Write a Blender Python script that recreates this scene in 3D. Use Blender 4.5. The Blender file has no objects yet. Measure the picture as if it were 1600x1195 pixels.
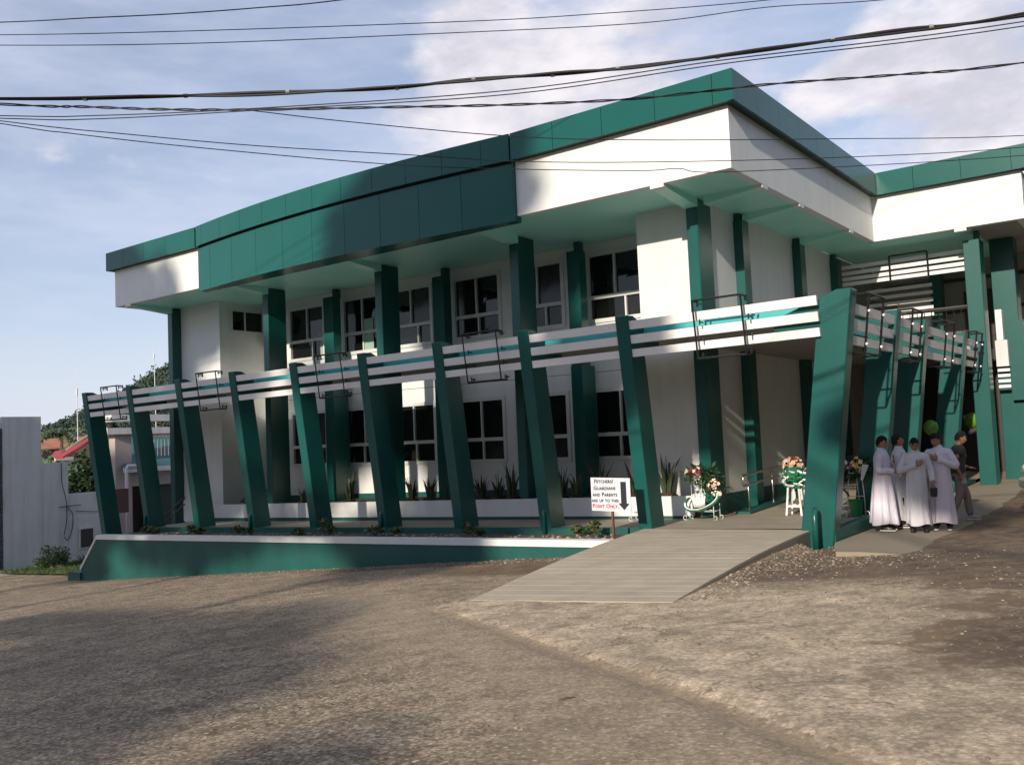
import bpy, bmesh, math, random
import numpy as np
from mathutils import Vector, Matrix, noise as mnoise
random.seed(7)
SC = bpy.context.scene
COL = SC.collection
rad = math.radians
# ------------------------------------------------------------------ camera
cam_d = bpy.data.cameras.new('camera')
cam_d.sensor_width = 36.0
cam_d.lens = 31.72
cam_d.clip_start = 0.1
cam_d.clip_end = 3000
cam = bpy.data.objects.new('camera', cam_d)
COL.objects.link(cam)
right = Vector((0.79636, 0.60333, -0.04246)); down = Vector((-0.07052, 0.02290, -0.99725)); fwd = Vector((-0.60070, 0.79716, 0.06078))
M4 = Matrix((right, -down, -fwd)).transposed().to_4x4()
cam.matrix_world = M4
SC.camera = cam
# ------------------------------------------------------------------ light and sky
SUN_EL, SUN_AZ = 21.0, 8.0            # degrees; azimuth measured from -Y towards +X
sd = Vector((math.sin(rad(SUN_AZ))*math.cos(rad(SUN_EL)), -math.cos(rad(SUN_AZ))*math.cos(rad(SUN_EL)), math.sin(rad(SUN_EL))))
sun_d = bpy.data.lights.new('sun', 'SUN'); sun_d.energy = 3.7; sun_d.angle = rad(0.9); sun_d.color = (1.0, 0.885, 0.735)
sun = bpy.data.objects.new('sun', sun_d); COL.objects.link(sun)
sun.rotation_euler = sd.to_track_quat('Z', 'Y').to_euler(); sun.location = (0, -20, 40)
W = bpy.data.worlds.new('World'); SC.world = W; W.use_nodes = True
def build_world():
    nt = W.node_tree; N = nt.nodes; L = nt.links; N.clear()
    out = N.new('ShaderNodeOutputWorld'); bg = N.new('ShaderNodeBackground'); bg.inputs['Strength'].default_value = 0.10
    L.new(bg.outputs[0], out.inputs[0])
    sky = N.new('ShaderNodeTexSky'); sky.sky_type = 'NISHITA'; sky.sun_disc = False
    sky.sun_elevation = rad(SUN_EL); sky.sun_rotation = rad(180 - SUN_AZ); sky.altitude = 50
    sky.air_density = 1.0; sky.dust_density = 0.6; sky.ozone_density = 2.0
    tc = N.new('ShaderNodeTexCoord')
    def vm(op, a, b=None):
        n = N.new('ShaderNodeVectorMath'); n.operation = op
        for i, v in enumerate((a, b)):
            if v is None: continue
            if isinstance(v, (tuple, Vector)): n.inputs[i].default_value = v
            else: L.new(v, n.inputs[i])
        return n
    def ma(op, a, b=0.0, c=0.0, clamp=False):
        n = N.new('ShaderNodeMath'); n.operation = op; n.use_clamp = clamp
        for i, v in enumerate((a, b, c)):
            if isinstance(v, (int, float)): n.inputs[i].default_value = v
            else: L.new(v, n.inputs[i])
        return n.outputs[0]
    def mr(v, a, b, c, d):
        n = N.new('ShaderNodeMapRange'); n.interpolation_type = 'SMOOTHSTEP'
        L.new(v, n.inputs[0])
        for i, x in enumerate((a, b, c, d)): n.inputs[i+1].default_value = x
        return n.outputs[0]
    D = vm('NORMALIZE', tc.outputs['Generated']).outputs[0]
    st = vm('MULTIPLY', D, (1.0, 1.0, 2.2)).outputs[0]
    def noise(vec, sc, det, rough, off=(0, 0, 0)):
        a = vm('ADD', vec, off).outputs[0]
        n = N.new('ShaderNodeTexNoise'); n.inputs['Scale'].default_value = sc; n.inputs['Detail'].default_value = det; n.inputs['Roughness'].default_value = rough
        L.new(a, n.inputs['Vector']); return n.outputs[0]
    n1 = noise(st, 5.0, 9, 0.56, (3.1, 0.4, 1.0))
    n3 = noise(vm('MULTIPLY', D, (1.2, 1.2, 5.0)).outputs[0], 3.2, 7, 0.6, (9.0, 2.0, 4.0))
    # big cumulus banks of this afternoon's sky, by compass direction
    acc = None
    for (v, r0, r1, w) in CLOUDS:
        d = vm('DOT_PRODUCT', D, Vector(v).normalized()).outputs['Value']
        m = ma('MULTIPLY', mr(d, math.cos(rad(r0)), math.cos(rad(r1)), 0, 1), w)
        acc = m if acc is None else ma('MAXIMUM', acc, m)
    cum = mr(ma('ADD', n1, ma('MULTIPLY', acc, 0.34)), 0.60, 0.80, 0.0, 1.0)
    veil = mr(n3, 0.30, 0.80, 0.32, 0.78)
    z = N.new('ShaderNodeSeparateXYZ'); L.new(D, z.inputs[0])
    low = mr(z.outputs['Z'], 0.0, 0.30, 0.80, 0.0)
    veil = ma('MAXIMUM', veil, low)
    shade = mr(noise(st, 6.5, 8, 0.6, (1.0, 6.0, 2.4)), 0.34, 0.64, 0.0, 1.0)
    cc = N.new('ShaderNodeMix'); cc.data_type = 'RGBA'; L.new(shade, cc.inputs[0])
    cc.inputs[6].default_value = (4.7, 4.6, 5.2, 1); cc.inputs[7].default_value = (7.4, 6.95, 7.1, 1)
    vc = N.new('ShaderNodeMix'); vc.data_type = 'RGBA'; L.new(veil, vc.inputs[0]); 
    gm = N.new('ShaderNodeMix'); gm.data_type = 'RGBA'; gm.blend_type = 'MULTIPLY'; gm.inputs[0].default_value = 1.0
    L.new(sky.outputs[0], gm.inputs[6]); gm.inputs[7].default_value = (1.05, 0.97, 0.98, 1)
    L.new(gm.outputs[2], vc.inputs[6]); vc.inputs[7].default_value = (5.1, 5.45, 6.7, 1)
    fm = N.new('ShaderNodeMix'); fm.data_type = 'RGBA'; L.new(ma('MULTIPLY', cum, 0.88), fm.inputs[0])
    L.new(vc.outputs[2], fm.inputs[6]); L.new(cc.outputs[2], fm.inputs[7])
    L.new(fm.outputs[2], bg.inputs['Color'])
def pxdir(px, py):
    return right*((px-800)/1409.8) + down*((py-597.5)/1409.8) + fwd
CLOUDS = [(pxdir(880, 70), 12.5, 2, 1.0), (pxdir(760, 200), 8.5, 1, 0.9), (pxdir(1040, 110), 10, 1, 0.6), (pxdir(1500, 200), 10.5, 1, 1.0), (pxdir(1330, 230), 7, 1, .85), (pxdir(1680, 260), 11, 1, .95),
          (pxdir(60, 200), 9, 1, 0.18)]
build_world()
SC.view_settings.view_transform = 'Standard'; SC.view_settings.look = 'None'
SC.view_settings.exposure = 0.5; SC.view_settings.gamma = 1.0; SC.view_settings.use_curve_mapping = False
SC.cycles.max_bounces = 8; SC.cycles.diffuse_bounces = 4; SC.cycles.transparent_max_bounces = 8

# ------------------------------------------------------------------ materials
def _n(nt, t, **kw):
    n = nt.nodes.new(t)
    for k, v in kw.items(): setattr(n, k, v)
    return n
def mat(name, col, rough=0.6, var=0.10, scale=2.0, bump=0.0, bscale=60.0, metallic=0.0, coat=0.0, spec=0.5, dirt=0.0, dirtcol=(0.10, 0.09, 0.07), streak=0.0, trans=0.0, sss=0.0, wrinkle=False):
    m = bpy.data.materials.new(name); m.use_nodes = True
    nt = m.node_tree; L = nt.links; b = nt.nodes['Principled BSDF']
    b.inputs['Roughness'].default_value = rough; b.inputs['Metallic'].default_value = metallic
    b.inputs['Coat Weight'].default_value = coat; b.inputs['Coat Roughness'].default_value = 0.08
    b.inputs['Specular IOR Level'].default_value = spec
    g = _n(nt, 'ShaderNodeNewGeometry')
    tex = _n(nt, 'ShaderNodeTexNoise'); tex.inputs['Scale'].default_value = scale; tex.inputs['Detail'].default_value = 6; tex.inputs['Roughness'].default_value = 0.6
    L.new(g.outputs['Position'], tex.inputs['Vector'])
    rmp = _n(nt, 'ShaderNodeMapRange'); L.new(tex.outputs[0], rmp.inputs[0])
    rmp.inputs[1].default_value = 0.25; rmp.inputs[2].default_value = 0.75; rmp.inputs[3].default_value = 1-var; rmp.inputs[4].default_value = 1+var
    mul = _n(nt, 'ShaderNodeVectorMath', operation='SCALE'); mul.inputs[0].default_value = col[:3]; L.new(rmp.outputs[0], mul.inputs['Scale'])
    cur = mul.outputs[0]
    if dirt > 0:
        mp = _n(nt, 'ShaderNodeMapping'); mp.inputs['Scale'].default_value = (3.0, 3.0, 0.25) if streak else (1, 1, 1)
        L.new(g.outputs['Position'], mp.inputs['Vector'])
        dn = _n(nt, 'ShaderNodeTexNoise'); dn.inputs['Scale'].default_value = 1.6; dn.inputs['Detail'].default_value = 8; dn.inputs['Roughness'].default_value = 0.65
        L.new(mp.outputs[0], dn.inputs['Vector'])
        dr = _n(nt, 'ShaderNodeMapRange'); L.new(dn.outputs[0], dr.inputs[0])
        dr.inputs[1].default_value = 0.46; dr.inputs[2].default_value = 0.80; dr.inputs[3].default_value = 0; dr.inputs[4].default_value = dirt
        mx = _n(nt, 'ShaderNodeMix', data_type='RGBA'); L.new(dr.outputs[0], mx.inputs[0]); L.new(cur, mx.inputs[6]); mx.inputs[7].default_value = (*dirtcol, 1)
        cur = mx.outputs[2]
    L.new(cur, b.inputs['Base Color'])
    if bump > 0:
        t2 = _n(nt, 'ShaderNodeTexNoise'); t2.inputs['Scale'].default_value = bscale; t2.inputs['Detail'].default_value = 4
        if wrinkle:
            wm_ = _n(nt, 'ShaderNodeMapping'); wm_.inputs['Scale'].default_value = (1.6, 1.6, 0.28); L.new(g.outputs['Position'], wm_.inputs['Vector']); L.new(wm_.outputs[0], t2.inputs['Vector']); t2.inputs['Distortion'].default_value = 0.6
        else: L.new(g.outputs['Position'], t2.inputs['Vector'])
        bp = _n(nt, 'ShaderNodeBump'); bp.inputs['Strength'].default_value = bump; bp.inputs['Distance'].default_value = 0.05 if wrinkle else 0.02
        L.new(t2.outputs[0], bp.inputs['Height']); L.new(bp.outputs[0], b.inputs['Normal'])
    if trans > 0: b.inputs['Transmission Weight'].default_value = trans
    if sss > 0:
        b.inputs['Subsurface Weight'].default_value = sss; b.inputs['Subsurface Radius'].default_value = (0.02, 0.008, 0.004)
    return m
GREEN = (0.008, 0.082, 0.073)
MT = {}
MT['green'] = mat('green_paint', GREEN, 0.30, 0.10, 1.4, 0.10, 30, spec=0.45, dirt=0.10, dirtcol=(0.05, 0.14, 0.11), streak=1)
MT['greenwall'] = mat('green_wall_paint', GREEN, 0.5, 0.18, 1.6, 0.15, 25, dirt=0.5, dirtcol=(0.028, 0.075, 0.06), streak=1)
MT['acp'] = mat('green_cladding', (0.008, 0.090, 0.079), 0.27, 0.06, 0.8, 0.03, 1.2, spec=0.32)
MT['seam'] = mat('dark_seam', (0.006, 0.03, 0.025), 0.7)
MT['white'] = mat('white_paint', (0.685, 0.70, 0.685), 0.55, 0.035, 1.5, 0.08, 45, dirt=0.30, dirtcol=(0.50, 0.49, 0.45), streak=1)
MT['slat'] = mat('white_slat_paint', (0.76, 0.755, 0.74), 0.5, 0.03, 2.0, 0.06, 40, dirt=0.10, dirtcol=(0.5, 0.49, 0.46))
MT['mint'] = mat('mint_soffit_paint', (0.38, 0.78, 0.68), 0.4, 0.04, 1.0, 0.05, 30)
MT['aqua'] = mat('aqua_paint', (0.06, 0.40, 0.40), 0.45, 0.06, 2.0)
MT['oldwhite'] = mat('weathered_white_paint', (0.60, 0.61, 0.62), 0.75, 0.06, 1.2, 0.15, 30, dirt=0.45, dirtcol=(0.30, 0.30, 0.29), streak=1)
MT['concrete'] = mat('concrete', (0.36, 0.315, 0.245), 0.85, 0.16, 2.2, 0.35, 70, dirt=0.5, dirtcol=(0.21, 0.18, 0.14))
MT['ramp'] = mat('ramp_concrete', (0.42, 0.360, 0.270), 0.85, 0.13, 1.8, 0.30, 80, dirt=0.5, dirtcol=(0.28, 0.24, 0.185))
MT['pathcon'] = mat('weathered_path_concrete', (0.27, 0.225, 0.165), 0.9, 0.2, 1.6, 0.5, 45, dirt=0.65, dirtcol=(0.13, 0.115, 0.07))
MT['floor'] = mat('corridor_floor_concrete', (0.36, 0.315, 0.245), 0.7, 0.12, 1.5, 0.2, 60, dirt=0.35)
MT['soil'] = mat('planting_soil', (0.10, 0.075, 0.052), 0.95, 0.35, 6.0, 0.9, 40)
MT['darksoil'] = mat('potting_soil', (0.03, 0.024, 0.02), 0.95, 0.3, 8.0, 0.6, 40)
MT['glass'] = mat('dark_window_glass', (0.006, 0.007, 0.007), 0.03, 0.0, spec=0.5)
MT['glass2'] = mat('dark_green_window_glass', (0.008, 0.013, 0.010), 0.06, 0.2, 1.5, spec=0.35)
MT['glass3'] = mat('dusty_window_glass', (0.014, 0.014, 0.014), 0.16, 0.3, 2.5, spec=0.4)
MT['pane_reflection'] = mat('pale_green_reflection', (0.30, 0.42, 0.36), 0.7, 0.05)  # flat colour for a reflection in the window glass
MT['alu'] = mat('white_window_frame', (0.62, 0.63, 0.62), 0.4, 0.03)
MT['black'] = mat('black_steel', (0.012, 0.012, 0.013), 0.45, 0.1)
MT['steel'] = mat('brushed_steel', (0.62, 0.57, 0.50), 0.28, 0.08, 8, metallic=1.0)
MT['darkrail'] = mat('dark_steel_rail', (0.10, 0.09, 0.085), 0.4, 0.08, metallic=0.8)
MT['cable'] = mat('cable_sheath', (0.014, 0.014, 0.016), 0.6, 0.1)
MT['dark'] = mat('dark_paint_and_void', (0.045, 0.043, 0.04), 0.8, 0.15)
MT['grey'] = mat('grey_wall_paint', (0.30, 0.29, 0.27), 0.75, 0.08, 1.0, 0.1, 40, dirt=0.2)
MT['pink'] = mat('faded_pink_plaster', (0.40, 0.34, 0.32), 0.85, 0.1, 1.2, 0.2, 30, dirt=0.4, dirtcol=(0.22, 0.19, 0.17))
MT['redwall'] = mat('maroon_wall_paint', (0.11, 0.045, 0.045), 0.8, 0.15, 1.4, 0.2, 30, dirt=0.4, dirtcol=(0.07, 0.05, 0.05))
MT['tealroof'] = mat('teal_roof_sheet', (0.05, 0.16, 0.17), 0.5, 0.1, 1.5)
MT['redroof'] = mat('red_roof_sheet', (0.27, 0.03, 0.028), 0.5, 0.12, 1.2, dirt=0.3, dirtcol=(0.2, 0.05, 0.03))
MT['rustroof'] = mat('rusted_orange_roof', (0.38, 0.14, 0.07), 0.8, 0.3, 0.7, dirt=0.5, dirtcol=(0.42, 0.32, 0.22))
MT['thatch'] = mat('weathered_brown_thatch', (0.22, 0.17, 0.13), 0.95, 0.2, 2.0, 0.4, 20)
MT['stone'] = mat('dark_stone_cladding', (0.075, 0.078, 0.085), 0.85, 0.35, 3.0, 0.5, 25)
MT['rock'] = mat('pale_rock', (0.30, 0.25, 0.19), 0.9, 0.25, 5.0, 0.5, 20)
MT['pebble'] = mat('gravel_stone', (0.17, 0.135, 0.10), 0.9, 0.45, 9.0, 0.3, 40)
MT['bark'] = mat('tree_bark', (0.10, 0.075, 0.055), 0.9, 0.3, 5.0, 0.6, 20)
MT['leaf'] = mat('tree_leaf', (0.050, 0.105, 0.026), 0.55, 0.40, 1.6)
MT['leafdark'] = mat('dark_tree_leaf', (0.020, 0.048, 0.014), 0.55, 0.40, 0.5)
MT['hillleaf'] = mat('hill_tree_leaf', (0.034, 0.058, 0.040), 0.8, 0.5, 0.08)
MT['shrub'] = mat('shrub_leaf', (0.075, 0.125, 0.040), 0.5, 0.4, 5.0)
MT['snake'] = mat('snake_plant_leaf', (0.045, 0.060, 0.028), 0.45, 0.35, 14.0)
MT['lowplant'] = mat('low_plant_leaf', (0.055, 0.075, 0.016), 0.5, 0.45, 9.0)
MT['grass'] = mat('grass_blade', (0.050, 0.085, 0.020), 0.7, 0.35, 3.0)
MT['palm'] = mat('palm_frond', (0.085, 0.12, 0.045), 0.5, 0.3, 2.0)
MT['pot'] = mat('terracotta_pot', (0.07, 0.036, 0.026), 0.85, 0.2, 5.0)
MT['postred'] = mat('rusty_red_post', (0.13, 0.05, 0.035), 0.85, 0.3, 8.0)
MT['board'] = mat('sign_board_white', (0.62, 0.62, 0.66), 0.5, 0.03)
MT['ink'] = mat('black_lettering', (0.012, 0.012, 0.02), 0.6, 0.05)
MT['redink'] = mat('red_lettering', (0.45, 0.015, 0.05), 0.6, 0.05)
MT['wire'] = mat('white_enamelled_wire', (0.72, 0.71, 0.68), 0.4, 0.05)
MT['stool'] = mat('white_stool_paint', (0.78, 0.77, 0.74), 0.45, 0.04)
MT['ribbong'] = mat('green_ribbon', (0.012, 0.15, 0.075), 0.4, 0.2, 12.0)
MT['ribbonw'] = mat('white_ribbon', (0.70, 0.76, 0.73), 0.45, 0.08, 12.0)
MT['fl_white'] = mat('white_petals', (0.80, 0.74, 0.60), 0.6, 0.12, 30.0)
MT['fl_red'] = mat('red_petals', (0.28, 0.04, 0.04), 0.6, 0.3, 30.0)
MT['fl_peach'] = mat('peach_petals', (0.62, 0.38, 0.28), 0.6, 0.2, 30.0)
MT['fl_yellow'] = mat('yellow_petals', (0.70, 0.42, 0.08), 0.6, 0.2, 30.0)
MT['balloon'] = mat('green_balloon_skin', (0.115, 0.27, 0.03), 0.3, 0.05, 3.0)
MT['plastic'] = mat('green_plastic', (0.01, 0.20, 0.055), 0.4, 0.05)
MT['skin'] = mat('brown_skin', (0.34, 0.17, 0.105), 0.5, 0.08, 14.0, sss=0.10)
MT['hair'] = mat('black_hair', (0.009, 0.008, 0.008), 0.75, 0.3, 40.0, 0.6, 220, spec=0.25)
MT['eye'] = mat('eye_white', (0.6, 0.58, 0.55), 0.3)
MT['lip'] = mat('lip_skin', (0.26, 0.085, 0.07), 0.5, 0.05)
MT['cassock'] = mat('white_cassock_cloth', (0.62, 0.585, 0.67), 0.85, 0.05, 6.0, 0.6, 9, wrinkle=True)
MT['cassock2'] = mat('pale_grey_cassock_cloth', (0.57, 0.575, 0.61), 0.85, 0.05, 6.0, 0.6, 9, wrinkle=True)
MT['trouser'] = mat('black_trouser_cloth', (0.014, 0.014, 0.016), 0.8, 0.2, 10)
MT['khaki'] = mat('grey_khaki_cloth', (0.24, 0.19, 0.17), 0.85, 0.08, 6, 0.5, 11, wrinkle=True)
MT['tshirt'] = mat('charcoal_tshirt_cloth', (0.045, 0.047, 0.048), 0.85, 0.1, 8, 0.2, 120)
MT['print'] = mat('lime_shirt_print', (0.32, 0.42, 0.12), 0.8, 0.3, 30)
MT['shoe'] = mat('black_shoe', (0.014, 0.013, 0.013), 0.4, 0.1)
MT['sole'] = mat('white_shoe_sole', (0.6, 0.58, 0.54), 0.6, 0.05)
MT['greyshoe'] = mat('grey_shoe', (0.28, 0.27, 0.26), 0.7)
MT['phone'] = mat('phone_glass', (0.35, 0.36, 0.38), 0.15, 0.02)
MT['carpaint'] = mat('pale_car_paint', (0.55, 0.54, 0.50), 0.25, 0.03, coat=0.6)
MT['tyre'] = mat('tyre_rubber', (0.015, 0.015, 0.015), 0.85, 0.1)
MT['lamp'] = mat('headlamp_plastic', (0.5, 0.5, 0.5), 0.1, 0.02)
MT['cap'] = mat('white_plastic_cap', (0.8, 0.8, 0.78), 0.4, 0.02)

# ------------------------------------------------------------------ mesh helpers
class MB:
    def __init__(s): s.v = []; s.f = []; s.mi = []
    def add(s, verts, faces, m=0):
        o = len(s.v); s.v += [tuple(v) for v in verts]; s.f += [tuple(i+o for i in f) for f in faces]; s.mi += [m]*len(faces); return s
    def box(s, x0, x1, y0, y1, z0, z1, m=0):
        return s.hexa([(x0,y0,z0),(x1,y0,z0),(x1,y1,z0),(x0,y1,z0),(x0,y0,z1),(x1,y0,z1),(x1,y1,z1),(x0,y1,z1)], m)
    def hexa(s, p, m=0):
        return s.add(p, [(0,3,2,1),(4,5,6,7),(0,1,5,4),(1,2,6,5),(2,3,7,6),(3,0,4,7)], m)
    def prism(s, poly, fn, a, b, m=0):       # poly of (u,w); fn(u,w,t)->xyz
        n = len(poly); v = [fn(u, w, a) for u, w in poly] + [fn(u, w, b) for u, w in poly]
        f = [tuple(range(n))[::-1], tuple(range(n, 2*n))] + [(i, (i+1) % n, n+(i+1) % n, n+i) for i in range(n)]
        return s.add(v, f, m)
    def tube(s, pts, r, n=6, m=0, cap=True):
        pts = [Vector(p) for p in pts]; rs = r if isinstance(r, (list, tuple)) else [r]*len(pts)
        v = []; up = None
        for i, p in enumerate(pts):
            a = pts[max(i-1, 0)]; b = pts[min(i+1, len(pts)-1)]
            t = (b-a); t = t.normalized() if t.length > 1e-9 else Vector((0, 0, 1))
            if up is None: up = Vector((0, 0, 1)) if abs(t.z) < 0.9 else Vector((1, 0, 0))
            x = t.cross(up)
            if x.length < 1e-6: x = t.cross(Vector((1, 0.1, 0)))
            x.normalize(); y = x.cross(t).normalized(); up = y
            for k in range(n):
                an = 2*math.pi*k/n; v.append(p + x*(rs[i]*math.cos(an)) + y*(rs[i]*math.sin(an)))
        f = []
        for i in range(len(pts)-1):
            for k in range(n):
                f.append((i*n+k, i*n+(k+1) % n, (i+1)*n+(k+1) % n, (i+1)*n+k))
        if cap: f += [tuple(range(n))[::-1], tuple(range((len(pts)-1)*n, len(pts)*n))]
        return s.add(v, f, m)
    def ell(s, c, r, nu=10, nv=7, m=0, fn=None):
        v = []; f = []
        for j in range(nv+1):
            th = math.pi*j/nv
            for i in range(nu):
                ph = 2*math.pi*i/nu
                d = Vector((math.sin(th)*math.cos(ph), math.sin(th)*math.sin(ph), math.cos(th)))
                p = Vector((c[0]+r[0]*d.x, c[1]+r[1]*d.y, c[2]+r[2]*d.z))
                if fn: p = fn(p, d)
                v.append(p)
        for j in range(nv):
            for i in range(nu):
                f.append((j*nu+i, (j+1)*nu+i, (j+1)*nu+(i+1) % nu, j*nu+(i+1) % nu))
        return s.add(v, f, m)
    def rings(s, rings, m=0, cap=True, closed=True):
        n = len(rings[0]); v = [p for r in rings for p in r]; f = []
        for j in range(len(rings)-1):
            for i in range(n if closed else n-1):
                f.append((j*n+i, j*n+(i+1) % n, (j+1)*n+(i+1) % n, (j+1)*n+i))
        if cap: f += [tuple(range(n))[::-1], tuple(range((len(rings)-1)*n, len(rings)*n))]
        return s.add(v, f, m)
    def grid(s, xs, ys, fz, m=0):
        v = [(x, y, fz(x, y)) for y in ys for x in xs]; nx = len(xs)
        f = [(j*nx+i, j*nx+i+1, (j+1)*nx+i+1, (j+1)*nx+i) for j in range(len(ys)-1) for i in range(nx-1)]
        return s.add(v, f, m)
BASE = {}
KIDS = {}
def mesh_of(mb, name, mats, smooth=False, off=(0, 0, 0)):
    me = bpy.data.meshes.new(name)
    me.from_pydata([(x-off[0], y-off[1], z-off[2]) for x, y, z in mb.v], [], mb.f); 
    for m in (mats if isinstance(mats, (list, tuple)) else [mats]): me.materials.append(MT[m] if isinstance(m, str) else m)
    if any(mb.mi): me.polygons.foreach_set('material_index', mb.mi)
    if smooth: me.polygons.foreach_set('use_smooth', [True]*len(me.polygons))
    bm = bmesh.new(); bm.from_mesh(me); bmesh.ops.recalc_face_normals(bm, faces=bm.faces); bm.to_mesh(me); bm.free()
    me.update(); return me
def tag(o, label=None, cat=None, group=None, kind=None):
    for k, v in (('label', label), ('category', cat), ('group', group), ('kind', kind)):
        if v: o[k] = v
    return o
def root(name, loc, label, cat, group=None):
    o = bpy.data.objects.new(name, None); COL.objects.link(o); o.location = loc; o.empty_display_size = 0.2
    BASE[o.name] = Vector(loc); return tag(o, label, cat, group)
def build(name, mb, mats, parent=None, smooth=False, bevel=0.0, label=None, kind=None, origin=None):
    """parent given: vertices are world positions, stored relative to the thing's base"""
    off = BASE[parent.name] if parent else Vector(origin or (0, 0, 0))
    me = mesh_of(mb, name, mats, smooth, off)
    o = bpy.data.objects.new(name, me); COL.objects.link(o)
    if parent:
        o.parent = parent; KIDS.setdefault(parent.name, []).append(o)
    else: o.location = off
    BASE[o.name] = off
    if bevel > 0:
        md = o.modifiers.new('bevel', 'BEVEL'); md.width = bevel; md.segments = 1; md.limit_method = 'ANGLE'; md.angle_limit = rad(40)
    return tag(o, label, None, None, kind)
def thing(name, mb, mats, label, cat, group=None, origin=None, **kw):
    o = build(name, mb, mats, None, origin=origin, **kw); return tag(o, label, cat, group)
def clone(o, loc, rotz=0, label=None, group=None, scale=1.0):
    def cp(src, par):
        c = src.copy(); COL.objects.link(c)
        if par: c.parent = par
        for ch in list(KIDS.get(src.name, ())):
            k = cp(ch, c); KIDS.setdefault(c.name, []).append(k)
        return c
    r = cp(o, None); r.location = loc; r.rotation_euler = (0, 0, rotz); r.scale = (scale,)*3
    return tag(r, label, None, group)
def sstep(a, b, x):
    t = min(1, max(0, (x-a)/(b-a))); return t*t*(3-2*t)
# ------------------------------------------------------------------ levels of the site
def zplane(x):
    if x < -27: return -1.42+0.087*-27 + 0.05*(max(x, -45)+27)
    if x > 0: return -1.42 + 0.087*min(x, 4)*0.7
    return -1.42+0.087*x
def zg(x, y):                         # ground
    z = zplane(x) - 0.11*sstep(10.5, 14.0, y)*sstep(-8.2, -6.2, x)
    z -= 0.10*sstep(12.6, 14.6, y)*sstep(-5.7, -4.9, x)
    if y > 18: z += 0.02*(min(y, 40)-18)*sstep(-8, -5, x)
    return z
def zf(x, y):                         # corridor floor
    return -1.87 + 0.025*(min(x, -4.9)+8.5) + 0.040*max(0, min(y, 27.5)-18.6)*sstep(-9.2, -8.2, x)*(1-0.75*sstep(-7.4, -5.2, x))
def zt(x): return 2.24 + 0.0095*(x+8.8)
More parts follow.
